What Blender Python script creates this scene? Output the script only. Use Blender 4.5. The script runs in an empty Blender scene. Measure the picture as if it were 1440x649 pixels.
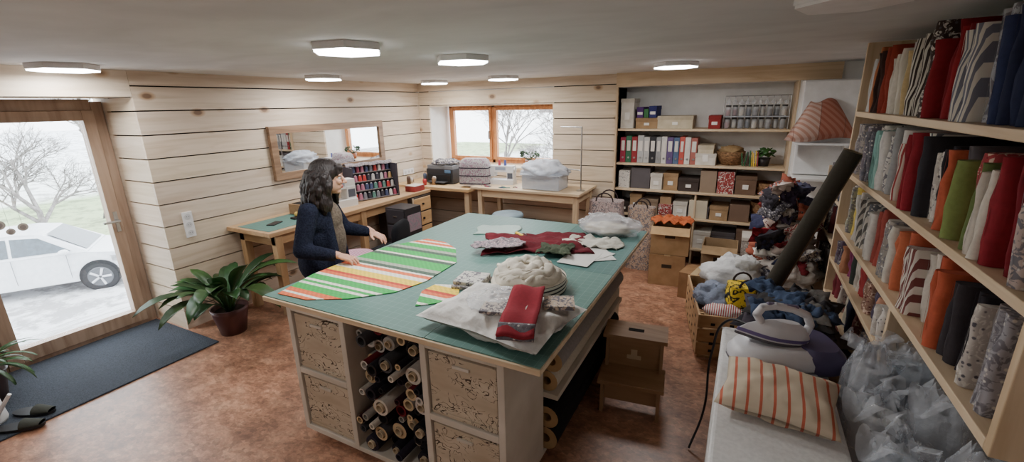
import bpy, math, random
from mathutils import Vector, Matrix, noise, Euler
random.seed(7)
def lin(r,g,b):
    f=lambda c:((c/255)/12.92 if c/255<=0.04045 else (((c/255)+0.055)/1.055)**2.4)
    return (f(r),f(g),f(b),1.0)
W1=(1,1,1,1)
# ------------------------------------------------------------------ materials
def newmat(name):
    m=bpy.data.materials.new(name); m.use_nodes=True
    nt=m.node_tree; b=nt.nodes['Principled BSDF']
    return m,nt,b
def nd(nt,t,**k):
    n=nt.nodes.new(t)
    for a,v in k.items(): setattr(n,a,v)
    return n
def coords(nt,scale=(1,1,1)):
    tc=nd(nt,'ShaderNodeTexCoord'); mp=nd(nt,'ShaderNodeMapping'); mp.inputs['Scale'].default_value=scale
    nt.links.new(tc.outputs['Object'],mp.inputs['Vector']); return mp.outputs['Vector']
def ramp(nt,fac,stops,interp='LINEAR'):
    r=nd(nt,'ShaderNodeValToRGB'); cr=r.color_ramp; cr.interpolation=interp
    while len(cr.elements)<len(stops): cr.elements.new(0.5)
    for e,(p,c) in zip(cr.elements,stops): e.position=p; e.color=c
    nt.links.new(fac,r.inputs['Fac']); return r.outputs['Color']
def mix(nt,a,b,fac,mode='MIX'):
    m=nd(nt,'ShaderNodeMix',data_type='RGBA',blend_type=mode)
    for sock,val in ((m.inputs['Factor'],fac),(m.inputs['A'],a),(m.inputs['B'],b)):
        if hasattr(val,'default_value') or hasattr(val,'links'): nt.links.new(val,sock)
        else: sock.default_value=val
    return m.outputs['Result']
def bumpn(nt,b,h,strength,dist=0.01):
    bp=nd(nt,'ShaderNodeBump'); bp.inputs['Strength'].default_value=strength; bp.inputs['Distance'].default_value=dist
    nt.links.new(h,bp.inputs['Height']); nt.links.new(bp.outputs['Normal'],b.inputs['Normal'])
def simple(name,c1,c2=None,rough=.6,ns=12,stretch=(1,1,1),bump=.2,metal=0,attr=False,trans=0,alpha=1,det=4,spec=.4,dist=.01,lo=.35,hi=.65):
    m,nt,b=newmat(name)
    if c2 is None: c2=tuple(x*.8 for x in c1[:3])+(1,)
    n=nd(nt,'ShaderNodeTexNoise'); n.inputs['Scale'].default_value=ns; n.inputs['Detail'].default_value=det
    nt.links.new(coords(nt,stretch),n.inputs['Vector'])
    c=ramp(nt,n.outputs['Fac'],[(lo,c2),(hi,c1)])
    if attr:
        a=nd(nt,'ShaderNodeAttribute',attribute_name='Col'); c=mix(nt,c,a.outputs['Color'],1.0,'MULTIPLY')
    nt.links.new(c,b.inputs['Base Color'])
    b.inputs['Roughness'].default_value=rough; b.inputs['Metallic'].default_value=metal
    b.inputs['Specular IOR Level'].default_value=spec
    b.inputs['Transmission Weight'].default_value=trans; b.inputs['Alpha'].default_value=alpha
    if bump: bumpn(nt,b,n.outputs['Fac'],bump,dist)
    return m
def pine(name,axis,c1,c2,knots=True,rough=.55):
    m,nt,b=newmat(name)
    st={'x':(.7,9,9),'y':(9,.7,9),'z':(9,9,.7)}[axis]
    a=nd(nt,'ShaderNodeAttribute',attribute_name='Col')
    v=coords(nt,st)
    add=nd(nt,'ShaderNodeVectorMath',operation='MULTIPLY_ADD'); add.inputs[1].default_value=(37,51,29)
    nt.links.new(a.outputs['Color'],add.inputs[0]); nt.links.new(v,add.inputs[2]); v2=add.outputs[0]
    n=nd(nt,'ShaderNodeTexNoise'); n.inputs['Scale'].default_value=2.2; n.inputs['Detail'].default_value=5; n.inputs['Distortion'].default_value=.8
    nt.links.new(v2,n.inputs['Vector'])
    c=ramp(nt,n.outputs['Fac'],[(.3,c2),(.6,c1)])
    if knots:
        kst={'x':(.6,1,1),'y':(1,.6,1),'z':(1,1,.6)}[axis]
        vo=nd(nt,'ShaderNodeTexVoronoi'); vo.inputs['Scale'].default_value=4.2
        nt.links.new(coords(nt,kst),vo.inputs['Vector'])
        k=ramp(nt,vo.outputs['Distance'],[(.07,(.2,.1,.04,1)),(.11,(.7,.55,.4,1)),(.18,(1,1,1,1))])
        c=mix(nt,c,k,.85,'MULTIPLY')
    c=mix(nt,c,a.outputs['Color'],1.0,'MULTIPLY')
    nt.links.new(c,b.inputs['Base Color']); b.inputs['Roughness'].default_value=rough
    bumpn(nt,b,n.outputs['Fac'],.12)
    return m
def emis(name,c,s):
    m,nt,b=newmat(name); b.inputs['Base Color'].default_value=c
    b.inputs['Emission Color'].default_value=c; b.inputs['Emission Strength'].default_value=s; return m

mPineY=pine('pine_boards_y','y',lin(216,200,180),lin(196,177,153))
mPineX=pine('pine_boards_x','x',lin(218,201,179),lin(198,178,152))
mWoodX=pine('birch_wood_x','x',lin(216,193,160),lin(194,167,131),False)
mWoodY=pine('birch_wood_y','y',lin(210,187,156),lin(188,162,128),False)
mWoodZ=pine('birch_wood_z','z',lin(210,187,156),lin(188,162,128),False)
mLarch=pine('larch_frame','z',lin(205,142,92),lin(172,108,62),False,.4)
mDoorW=pine('door_wood','z',lin(166,142,122),lin(142,116,96),False,.4)
mMirW=pine('mirror_frame_wood','y',lin(146,118,92),lin(108,82,62),False,.4)
mDark=simple('dark_gap',lin(30,24,20),rough=.9,bump=0)
mWhiteP=simple('white_plaster',lin(234,233,230),lin(222,220,216),rough=.85,ns=5)
mCream=simple('cream_paint',lin(208,199,185),lin(190,180,164),rough=.6,ns=4)
mWhite=simple('white_plastic',lin(232,232,232),lin(222,222,221),rough=.35,bump=0)
mBlack=simple('black_plastic',lin(30,30,32),lin(22,22,24),rough=.45,bump=0)
mChrome=simple('steel',lin(190,190,190),lin(160,160,160),rough=.3,metal=1,bump=0)
mFab=simple('woven_cloth',W1,(.88,.88,.88,1),rough=.9,ns=60,bump=.3,attr=True,spec=.15,dist=.003)
mFold=simple('folded_cloth',W1,(.76,.76,.76,1),rough=.9,ns=9,bump=.8,attr=True,spec=.15,dist=.03)
mCard=simple('cardboard',W1,(.82,.8,.76,1),rough=.85,ns=10,bump=.1,attr=True,spec=.2)
mPlain=simple('painted_surface',W1,(.9,.9,.9,1),rough=.5,ns=8,bump=0,attr=True)
mWick=simple('wicker',lin(165,125,86),lin(95,66,42),rough=.8,ns=40,stretch=(1,1,3),bump=.9,dist=.01)
mMat=simple('door_mat_charcoal',lin(64,70,80),lin(48,54,62),rough=.95,ns=120,bump=.6)
mLeaf=simple('leaf_green',lin(58,88,50),lin(34,60,34),rough=.4,ns=6,bump=.1,attr=True)
mSoil=simple('soil',lin(50,36,26),rough=1,ns=60)
mSkin=simple('skin',lin(212,166,142),lin(198,150,126),rough=.5,ns=8,bump=.05)
mHair=simple('dark_hair',lin(44,34,32),lin(18,14,14),rough=.45,ns=18,stretch=(6,6,.8),bump=.7,dist=.012)
mNavy=simple('navy_wool',lin(38,42,58),lin(24,27,40),rough=.95,ns=90,bump=.6,spec=.1)
mBark=simple('bark_hazed',lin(150,146,142),lin(118,112,108),rough=.9,ns=8)  # pale grey: outdoor fog haze is put into the branch colour
def print_mat(name,scale,thr,c2,c3):
    m,nt,b=newmat(name)
    a=nd(nt,'ShaderNodeAttribute',attribute_name='Col')
    n=nd(nt,'ShaderNodeTexNoise'); n.inputs['Scale'].default_value=scale; n.inputs['Detail'].default_value=3; n.inputs['Distortion'].default_value=1.5
    v=coords(nt); nt.links.new(v,n.inputs['Vector'])
    vo=nd(nt,'ShaderNodeTexVoronoi'); vo.inputs['Scale'].default_value=scale*1.3; nt.links.new(v,vo.inputs['Vector'])
    f1=ramp(nt,n.outputs['Fac'],[(thr,(0,0,0,1)),(thr+.05,W1)],'LINEAR')
    f2=ramp(nt,vo.outputs['Distance'],[(.18,W1),(.28,(0,0,0,1))])
    c=mix(nt,a.outputs['Color'],c2,f1); c=mix(nt,c,c3,f2)
    nt.links.new(c,b.inputs['Base Color']); b.inputs['Roughness'].default_value=.9
    return m
mPrintG=print_mat('print_grey_floral',38,.5,lin(110,106,112),lin(196,190,182))
mPrintW=print_mat('print_white_black',36,.53,lin(206,200,190),lin(84,80,86))
mPrintR=print_mat('print_red_cream',38,.55,lin(205,180,160),lin(96,30,34))
mPrintP=print_mat('print_pink_floral',44,.5,lin(150,120,134),lin(96,98,110))
mPrintY=print_mat('print_yellow_black',18,.5,lin(30,28,24),lin(226,196,60))
def stripe_attr(name,scale):
    m,nt,b=newmat(name); a=nd(nt,'ShaderNodeAttribute',attribute_name='Col')
    wv=nd(nt,'ShaderNodeTexWave',bands_direction='Y'); wv.inputs['Scale'].default_value=scale; nt.links.new(coords(nt),wv.inputs['Vector'])
    f1=ramp(nt,wv.outputs['Fac'],[(.5,(0,0,0,1)),(.55,W1)]); nt.links.new(mix(nt,a.outputs['Color'],lin(206,200,188),f1),b.inputs['Base Color']); b.inputs['Roughness'].default_value=.9; return m
mStrA=stripe_attr('striped_bolt_cloth',26)
# ceiling
m,nt,b=newmat('ceiling_grey'); mCeil=m
n=nd(nt,'ShaderNodeTexNoise'); n.inputs['Scale'].default_value=2.2; n.inputs['Detail'].default_value=7; n.inputs['Distortion'].default_value=.6
nt.links.new(coords(nt,(1,1.6,1)),n.inputs['Vector'])
nt.links.new(ramp(nt,n.outputs['Fac'],[(.3,lin(198,199,200)),(.7,lin(216,217,218))]),b.inputs['Base Color']); b.inputs['Roughness'].default_value=.8
# floor
m,nt,b=newmat('floor_red_chipboard'); mFloor=m
v=coords(nt,(1,1.5,1))
vo=nd(nt,'ShaderNodeTexVoronoi'); vo.inputs['Scale'].default_value=30; nt.links.new(v,vo.inputs['Vector'])
vo2=nd(nt,'ShaderNodeTexVoronoi'); vo2.inputs['Scale'].default_value=70; nt.links.new(v,vo2.inputs['Vector'])
n=nd(nt,'ShaderNodeTexNoise'); n.inputs['Scale'].default_value=5; n.inputs['Detail'].default_value=9; n.inputs['Roughness'].default_value=.7; n.inputs['Distortion'].default_value=.4; nt.links.new(v,n.inputs['Vector'])
c=ramp(nt,n.outputs['Fac'],[(.36,lin(140,98,76)),(.5,lin(170,123,96)),(.66,lin(192,147,118))])
for q,(lo,hi) in ((vo,(.68,1.16)),(vo2,(.8,1.1))):
    bw=nd(nt,'ShaderNodeRGBToBW'); nt.links.new(q.outputs['Color'],bw.inputs[0])
    c=mix(nt,c,ramp(nt,bw.outputs[0],[(.15,(lo,lo,lo,1)),(.85,(hi,hi,hi,1))]),.85,'MULTIPLY')
nt.links.new(c,b.inputs['Base Color']); b.inputs['Roughness'].default_value=.38
bumpn(nt,b,n.outputs['Fac'],.05)
# cutting mat
m,nt,b=newmat('cutting_mat_green'); mCut=m
br=nd(nt,'ShaderNodeTexBrick'); br.offset=0; br.inputs['Scale'].default_value=1
br.inputs['Brick Width'].default_value=.05; br.inputs['Row Height'].default_value=.05; br.inputs['Mortar Size'].default_value=.0009
br.inputs['Color1'].default_value=lin(84,122,114); br.inputs['Color2'].default_value=lin(86,124,116); br.inputs['Mortar'].default_value=lin(120,152,141)
a=nd(nt,'ShaderNodeAttribute',attribute_name='Col')
nt.links.new(coords(nt),br.inputs['Vector']); nt.links.new(mix(nt,br.outputs['Color'],a.outputs['Color'],1.0,'MULTIPLY'),b.inputs['Base Color']); b.inputs['Roughness'].default_value=.5
# striped patchwork
m,nt,b=newmat('striped_print_cloth'); mStripe=m
v=coords(nt); sp=nd(nt,'ShaderNodeSeparateXYZ'); nt.links.new(v,sp.inputs[0])
mr=nd(nt,'ShaderNodeMapRange'); mr.inputs['From Min'].default_value=1.42; mr.inputs['From Max'].default_value=2.72; nt.links.new(sp.outputs['Y'],mr.inputs['Value'])
G=lin(60,172,84);O=lin(226,112,70);Wh=lin(236,232,220);Yl=lin(240,204,70);R=lin(200,70,54);DG=lin(76,96,82);Gy=lin(164,170,154)
seq=[(0,O),(.05,Wh),(.065,O),(.1,G),(.15,Wh),(.17,G),(.19,Wh),(.21,G),(.26,Wh),(.285,O),(.31,R),(.33,Yl),(.385,Wh),(.42,O),(.45,Wh),(.465,DG),(.50,Gy),(.53,G),(.62,DG),(.65,Wh),(.67,G),(.73,DG),(.76,Gy),(.79,G),(.85,Wh),(.87,O),(.90,Wh),(.92,O),(.95,G)]
c=ramp(nt,mr.outputs[0],seq,'CONSTANT')
br=nd(nt,'ShaderNodeTexChecker'); br.inputs['Scale'].default_value=55; br.inputs['Color1'].default_value=(1,1,1,1); br.inputs['Color2'].default_value=(.76,.8,.76,1)
nt.links.new(v,br.inputs['Vector']); c=mix(nt,c,br.outputs['Color'],.8,'MULTIPLY')
nt.links.new(c,b.inputs['Base Color']); b.inputs['Roughness'].default_value=.85
def stripes(name,axis,scale,c1,c2,w=.2):
    m,nt,b=newmat(name); wv=nd(nt,'ShaderNodeTexWave',bands_direction=axis); wv.inputs['Scale'].default_value=scale
    nt.links.new(coords(nt),wv.inputs['Vector'])
    nt.links.new(ramp(nt,wv.outputs['Fac'],[(0,c1),(1-w,c1),(1-w+.03,c2)]),b.inputs['Base Color']); b.inputs['Roughness'].default_value=.9; return m
mCush=stripes('cushion_red_stripe','X',7.5,lin(204,189,166),lin(192,100,76),.12)
# linen w/ script
m,nt,b=newmat('linen_script_print'); mLinen=m
n=nd(nt,'ShaderNodeTexNoise'); n.inputs['Scale'].default_value=7; n.inputs['Detail'].default_value=1; n.inputs['Distortion'].default_value=3.0
nt.links.new(coords(nt,(1.2,1.2,1.8)),n.inputs['Vector'])
line=ramp(nt,n.outputs['Fac'],[(.466,(1,1,1,1)),(.476,(.1,.07,.06,1)),(.505,(.1,.07,.06,1)),(.516,(1,1,1,1))])
n2=nd(nt,'ShaderNodeTexNoise'); n2.inputs['Scale'].default_value=4.5; nt.links.new(coords(nt,(1,1,2.8)),n2.inputs['Vector'])
mk=ramp(nt,n2.outputs['Fac'],[(.44,(0,0,0,1)),(.49,W1)])
base=ramp(nt,n2.outputs['Fac'],[(.3,lin(176,158,134)),(.7,lin(200,185,162))])
msk=mix(nt,W1,line,mk); c=mix(nt,base,msk,1.0,'MULTIPLY'); nt.links.new(c,b.inputs['Base Color']); b.inputs['Roughness'].default_value=.95
def film(name,col,al,rough=.15,bs=.8,ns=18):
    m,nt,b=newmat(name); b.inputs['Base Color'].default_value=col; b.inputs['Alpha'].default_value=al; b.inputs['Roughness'].default_value=rough
    n=nd(nt,'ShaderNodeTexNoise'); n.inputs['Scale'].default_value=ns; n.inputs['Detail'].default_value=4; nt.links.new(coords(nt),n.inputs['Vector']); bumpn(nt,b,n.outputs['Fac'],bs,.02); return m
mFilm=film('clear_plastic_film',lin(225,228,232),.35)
mFilmM=film('milky_plastic',lin(210,217,228),.7,.3)
mBubble=film('glossy_bubble_wrap',lin(226,232,240),.32,.06,1,30)
m,nt,b=newmat('window_glass'); mGlass=m
tr=nd(nt,'ShaderNodeBsdfTransparent'); gl=nd(nt,'ShaderNodeBsdfGlossy'); gl.inputs['Roughness'].default_value=.02
fr=nd(nt,'ShaderNodeMixShader'); fr.inputs[0].default_value=.05
nt.links.new(tr.outputs[0],fr.inputs[1]); nt.links.new(gl.outputs[0],fr.inputs[2]); nt.links.new(fr.outputs[0],nt.nodes['Material Output'].inputs['Surface'])
m,nt,b=newmat('mirror_glass'); mMirror=m; b.inputs['Base Color'].default_value=(.85,.87,.88,1); b.inputs['Metallic'].default_value=1; b.inputs['Roughness'].default_value=.02
mLamp=emis('lamp_diffuser',(1,.99,.98,1),16)
# ------------------------------------------------------------------ mesh builder
class MB:
    RS=1.0
    def __init__(s,name): s.name=name; s.v=[];s.f=[];s.mi=[];s.fc=[];s.sm=[];s.mats=[]
    def add(s,verts,faces,m,col=W1,smooth=False):
        if m not in s.mats: s.mats.append(m)
        k=s.mats.index(m); o=len(s.v); s.v+= [tuple(p) for p in verts]
        for f in faces: s.f.append([o+i for i in f]); s.mi.append(k); s.fc.append(col); s.sm.append(smooth)
    def box(s,x0,x1,y0,y1,z0,z1,m,col=W1,rz=0,R=None):
        c=Vector(((x0+x1)/2,(y0+y1)/2,(z0+z1)/2)); h=Vector(((x1-x0)/2,(y1-y0)/2,(z1-z0)/2))
        if R is None: R=Matrix.Rotation(rz,3,'Z')
        vs=[c+R@Vector((h.x*a,h.y*b,h.z*d)) for a in(-1,1) for b in(-1,1) for d in(-1,1)]
        s.add(vs,[(0,1,3,2),(4,6,7,5),(0,4,5,1),(2,3,7,6),(0,2,6,4),(1,5,7,3)],m,col)
    def cyl(s,p0,p1,r0,r1,m,col=W1,n=16,smooth=True,cap=True):
        p0=Vector(p0);p1=Vector(p1);d=(p1-p0).normalized(); u=d.orthogonal().normalized(); w=d.cross(u)
        vs=[]
        for p,r in((p0,r0),(p1,r1)):
            for i in range(n):
                a=2*math.pi*i/n; vs.append(p+u*math.cos(a)*r+w*math.sin(a)*r)
        s.add(vs,[(i,(i+1)%n,n+(i+1)%n,n+i) for i in range(n)],m,col,smooth)
        if cap: s.add(vs,[tuple(range(n-1,-1,-1)),tuple(range(n,2*n))],m,col)
    def tube(s,p0,p1,r,ri,m,col=W1,n=16,mi=None,ci=None):
        p0=Vector(p0);p1=Vector(p1); d=(p1-p0).normalized(); u=d.orthogonal().normalized(); w=d.cross(u)
        rings=[]
        for p,q in((p0,r),(p1,r),(p1,ri),(p0,ri)):
            rings.append([p+u*math.cos(2*math.pi*i/n)*q+w*math.sin(2*math.pi*i/n)*q for i in range(n)])
        vs=sum(rings,[])
        q=lambda k:[(k*n+i,k*n+(i+1)%n,((k+1)%4)*n+(i+1)%n,((k+1)%4)*n+i) for i in range(n)]
        s.add(vs,q(0),m,col,True); s.add(vs,q(1)+q(3),mi or m,ci or col); s.add(vs,q(2),mi or m,ci or col,True)
    def lathe(s,c,prof,m,col=W1,n=28,R=None,smooth=True):
        c=Vector(c); vs=[]; k=len(prof)
        for r,z in prof:
            for i in range(n):
                p=Vector((r*math.cos(2*math.pi*i/n),r*math.sin(2*math.pi*i/n),z)); vs.append(c+(R@p if R else p))
        s.add(vs,[(j*n+i,j*n+(i+1)%n,(j+1)*n+(i+1)%n,(j+1)*n+i) for j in range(k-1) for i in range(n)],m,col,smooth)
    def ell(s,c,r,m,col=W1,R=None,nu=24,nv=14,ns=0,nf=4,seed=0,zmin=None,sq=1):
        c=Vector(c); vs=[]; r=[q*MB.RS for q in r]
        for j in range(nv+1):
            ph=-math.pi/2+math.pi*j/nv
            for i in range(nu):
                th=2*math.pi*i/nu
                cx,sx=math.cos(th),math.sin(th); cp,spn=math.cos(ph),math.sin(ph)
                f=lambda q:math.copysign(abs(q)**sq,q)
                p=Vector((f(cx)*f(cp),f(sx)*f(cp),f(spn)))
                k=1+(noise.noise(p*nf+Vector((seed*7.3,seed*3.1,seed)))*ns if ns else 0)+(abs(noise.noise(p*nf*2.3+Vector((seed,9,seed*2))))*ns*.8 if ns else 0)
                q=Vector((p.x*r[0]*k,p.y*r[1]*k,p.z*r[2]*k)); q=c+(R@q if R else q)
                if zmin is not None and q.z<zmin: q.z=zmin
                vs.append(q)
        s.add(vs,[(j*nu+i,j*nu+(i+1)%nu,(j+1)*nu+(i+1)%nu,(j+1)*nu+i) for j in range(nv) for i in range(nu)],m,col,True)
    def cap(s,p0,p1,r0,r1,m,col=W1,n=14):
        s.cyl(p0,p1,r0*MB.RS,r1*MB.RS,m,col,n); s.ell(p0,(r0,)*3,m,col,nu=n,nv=8); s.ell(p1,(r1,)*3,m,col,nu=n,nv=8)
    def prism(s,poly,z0,z1,m,col=W1,T=None,off=(0,0),mtop=None,smooth=False):
        n=len(poly); T=T or Matrix.Identity(4)
        vs=[T@Vector((x,y,z0)) for x,y in poly]+[T@Vector((x+off[0],y+off[1],z1)) for x,y in poly]
        s.add(vs,[(i,(i+1)%n,n+(i+1)%n,n+i) for i in range(n)],m,col,smooth)
        s.add(vs,[tuple(range(n-1,-1,-1)),tuple(range(n,2*n))],mtop or m,col)
    def loft(s,secs,m,col=W1,smooth=True,caps=True):
        n=len(secs[0]); vs=sum([list(q) for q in secs],[])
        s.add(vs,[(j*n+i,j*n+(i+1)%n,(j+1)*n+(i+1)%n,(j+1)*n+i) for j in range(len(secs)-1) for i in range(n)],m,col,smooth)
        if caps: s.add(vs,[tuple(range(n-1,-1,-1)),tuple(range((len(secs)-1)*n,len(secs)*n))],m,col)
    def grid(s,fn,nu,nv,m,col=W1):
        vs=[fn(i/nu,j/nv) for j in range(nv+1) for i in range(nu+1)]
        s.add(vs,[(j*(nu+1)+i,j*(nu+1)+i+1,(j+1)*(nu+1)+i+1,(j+1)*(nu+1)+i) for j in range(nv) for i in range(nu)],m,col,True)
    def pillow(s,c,sx,sy,h,m,col=W1,R=None,wr=.01,seed=0,n=22):
        c=Vector(c)
        for sg in(1,-1):
            def fn(u,v,sg=sg):
                a=2*u-1;b=2*v-1
                e=max(0,(1-abs(a)**2.6))*max(0,(1-abs(b)**2.6)); z=h*e**.5*sg
                pin=1-.1*(1-abs(a))*abs(b)**3; pin2=1-.1*(1-abs(b))*abs(a)**3
                w=(noise.noise(Vector((a*3+seed,b*3,sg)))+.5*abs(noise.noise(Vector((a*7+seed,b*7,sg)))))*wr*min(1,e*4)
                p=Vector((a*sx/2*pin2,b*sy/2*pin,z+w)); return c+(R@p if R else p)
            s.grid(fn,n,n,m,col)
    def done(s,bevel=0,parent=None,remesh=0,smooth=0,solid=0,sub=0,merge=False,seg=2):
        me=bpy.data.meshes.new(s.name); me.from_pydata(s.v,[],s.f)
        for m in s.mats: me.materials.append(m)
        me.polygons.foreach_set('material_index',s.mi); me.polygons.foreach_set('use_smooth',s.sm)
        ca=me.color_attributes.new('Col','FLOAT_COLOR','CORNER'); d=[]
        for f,c in zip(s.f,s.fc): d+=list(c)*len(f)
        ca.data.foreach_set('color',d); me.update()
        ob=bpy.data.objects.new(s.name,me); bpy.context.collection.objects.link(ob)
        if merge:
            w=ob.modifiers.new('weld','WELD'); w.merge_threshold=.0005
        if solid: q=ob.modifiers.new('solid','SOLIDIFY'); q.thickness=solid; q.offset=0
        if remesh:
            r=ob.modifiers.new('remesh','REMESH'); r.mode='VOXEL'; r.voxel_size=remesh; r.use_smooth_shade=True
        if smooth:
            q=ob.modifiers.new('smooth','SMOOTH'); q.factor=.6; q.iterations=smooth
        if bevel:
            q=ob.modifiers.new('bevel','BEVEL'); q.width=bevel; q.segments=seg; q.limit_method='ANGLE'; q.angle_limit=math.radians(40)
        if sub: q=ob.modifiers.new('sub','SUBSURF'); q.levels=sub; q.render_levels=sub
        if parent: ob.parent=parent
        return ob
def empty(name,loc=(0,0,0)):
    e=bpy.data.objects.new(name,None); bpy.context.collection.objects.link(e); return e
rnd=random.uniform
def tint(v=.1):
    k=1-rnd(0,v); return (k,k*rnd(.97,1),k*rnd(.94,1),1)
# ------------------------------------------------------------------ room shell
CE=2.22; XL=-4.32; XR=.98; YB=5.4
o=MB('floor'); o.box(-5.0,1.1,-2.1,6.1,-.12,0,mFloor); o.done()
o=MB('ceiling'); o.box(-5.0,1.1,-2.1,6.1,CE,CE+.15,mCeil); o.done()
def planks(o,axis,pos,a0,a1,z0,z1,m,face,holes=(),th=.03,bh=.192):
    z=z0
    while z<z1-.01:
        zt=min(z+bh-.011,z1); t=tint(.12)
        segs=[(a0,a1)]
        for (h0,h1,hz0,hz1) in holes:
            if zt>hz0+.01 and z<hz1-.01:
                segs=[q for (s0,s1) in segs for q in ((s0,min(s1,h0)),(max(s0,h1),s1)) if q[1]-q[0]>.02]
        for s0,s1 in segs:
            if axis=='y':
                o.box(min(pos,pos-face*th),max(pos,pos-face*th),s0,s1,z,zt,m,t)
            else: o.box(s0,s1,min(pos,pos-face*th),max(pos,pos-face*th),z,zt,m,t)
        z+=bh
o=MB('wall_left'); planks(o,'y',XL,1.88,5.4,0,CE,mPineY,1); o.box(-4.8,XL-.031,1.912,5.4,0,CE,mDark)
planks(o,'x',1.88,-4.80,XL-.031,0,2.02,mPineX,-1); o.done()
o=MB('wall_entry'); o.box(-5.0,-4.8,1.885,2.0,0,CE,mPineX); o.box(-4.95,XL-.0,.3,1.878,2.025,CE,mPineY); o.done()
o=MB('wall_left_front'); planks(o,'y',XL,-2,.3,0,CE,mPineY,1); o.box(-4.95,XL-.031,-2,.3,0,CE,mDark); o.box(-4.95,XL-.031,.301,.32,0,2.02,mPineX); o.done()
hole=(-4.14,-2.2,1.07,1.9)
o=MB('wall_back')
planks(o,'x',YB,XL,-1.37,0,CE,mPineX,-1,holes=[hole])
z=0
while z<CE:
    zt=min(z+.181,CE)
    for a,bz in((z,min(zt,hole[2])),(max(z,hole[3]),zt)):
        if zt>hole[2]+.01 and z<hole[3]-.01 and bz-a>.005: o.box(hole[0],hole[1],YB,YB+.03,a,bz,mPineX,tint(.1))
    z+=.192
o.box(XL-.1,hole[0],YB+.032,6.0,0,CE,mWhiteP); o.box(hole[1],-1.37,YB+.032,6.0,0,CE,mWhiteP)
o.box(hole[0],hole[1],YB+.032,6.0,0,hole[2]-.02,mWhiteP); o.box(hole[0],hole[1],YB+.032,6.0,hole[3],CE,mWhiteP)
o.box(XL,-4.145,YB+.0305,YB+.0315,0,CE,mDark); o.box(-2.195,-1.37,YB+.0305,YB+.0315,0,CE,mDark); o.box(-4.14,-2.2,YB+.0305,YB+.0315,0,1.04,mDark)
o.box(-1.37,.42,5.8,5.95,0,CE,mWhiteP)
o.box(.42,1.1,5.3,5.95,0,CE,mWhiteP)
o.box(-1.37,.735,5.27,5.299,2.07,CE,mWoodX)
o.box(-1.37,.419,5.30,5.8,2.07,CE,mWhiteP)
o.done()
o=MB('wall_right'); o.box(XR,XR+.12,-2,5.95,0,CE,mWhiteP); o.done()
o=MB('wall_front'); o.box(-4.9,1.1,-2.12,-2,0,CE,mWhiteP); o.done()
o=MB('window_1')
wx0,wx1,wz0,wz1,wy=-4.1,-2.22,1.07,1.9,5.85
o.box(hole[0],hole[1],YB-.02,wy,1.05,1.07,mWoodX)
o.box(wx0,wx1,wy,wy+.07,wz0,wz0+.05,mLarch);o.box(wx0,wx1,wy,wy+.07,wz1-.03,wz1,mLarch)
for x in(wx0,-3.35,wx1-.05): o.box(x,x+.05,wy,wy+.07,wz0,wz1,mLarch)
for a,bx in((wx0+.05,-3.35),(-3.30,wx1-.05)):
    for q in(a,bx-.04): o.box(q,q+.04,wy-.02,wy+.04,wz0+.05,wz1-.03,mLarch)
    for q in(wz0+.05,wz1-.07): o.box(a+.04,bx-.04,wy-.02,wy+.04,q,q+.04,mLarch)
    o.box(a+.04,bx-.04,wy+.01,wy+.015,wz0+.09,wz1-.07,mGlass)
o.box(-3.39,-3.37,wy-.05,wy-.02,1.42,1.54,mChrome)
o.done(bevel=.004)
o=MB('door_1'); dx=-4.87
o.box(dx-.06,dx+.02,.8,.88,0,2.0,mDoorW);o.box(dx-.06,dx+.02,1.80,1.88,0,2.0,mDoorW);o.box(dx-.06,dx+.02,.88,1.80,1.93,2.02,mDoorW);o.box(dx-.06,dx+.03,.88,1.80,0,.04,mDoorW)
for a,bq in((.88,.965),(1.72,1.80)): o.box(dx-.04,dx+.05,a,bq,.04,1.93,mDoorW)
for a,bq in((.04,.15),(1.85,1.93)): o.box(dx-.04,dx+.05,.965,1.72,a,bq,mDoorW)
o.box(dx,dx+.008,.965,1.72,.15,1.85,mGlass)
o.cyl((dx+.05,1.76,1.0),(dx+.1,1.76,1.0),.012,.012,mChrome); o.cyl((dx+.1,1.765,1.0),(dx+.1,1.65,1.0),.011,.011,mChrome)
o.box(dx+.05,dx+.056,1.745,1.775,.9,1.08,mChrome)
o.done(bevel=.004)
o=MB('window_ornaments')
for y,z,r in((1.08,1.12,.035),(1.13,1.06,.025),(1.2,1.08,.03),(.99,1.5,.04),(1.04,1.52,.035)):
    o.cyl((dx+.012,y,z),(dx+.02,y,z),r,r,mPlain,lin(180,172,162),20); o.cyl((dx+.02,y,z),(dx+.024,y,z),r*.55,r*.55,mPlain,lin(140,130,126),16)
    o.cyl((dx+.018,y,z+r),(dx+.018,y,z+r+.25),.001,.001,mPlain,lin(120,120,120),6)
o.done()
o=MB('trim_1'); o.box(-4.95,-4.83,.325,.795,0,2.02,mDoorW); o.done()
o=MB('door_mat'); o.box(-4.82,-3.82,.33,1.86,0,.012,mMat); o.done(bevel=.004)
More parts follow.
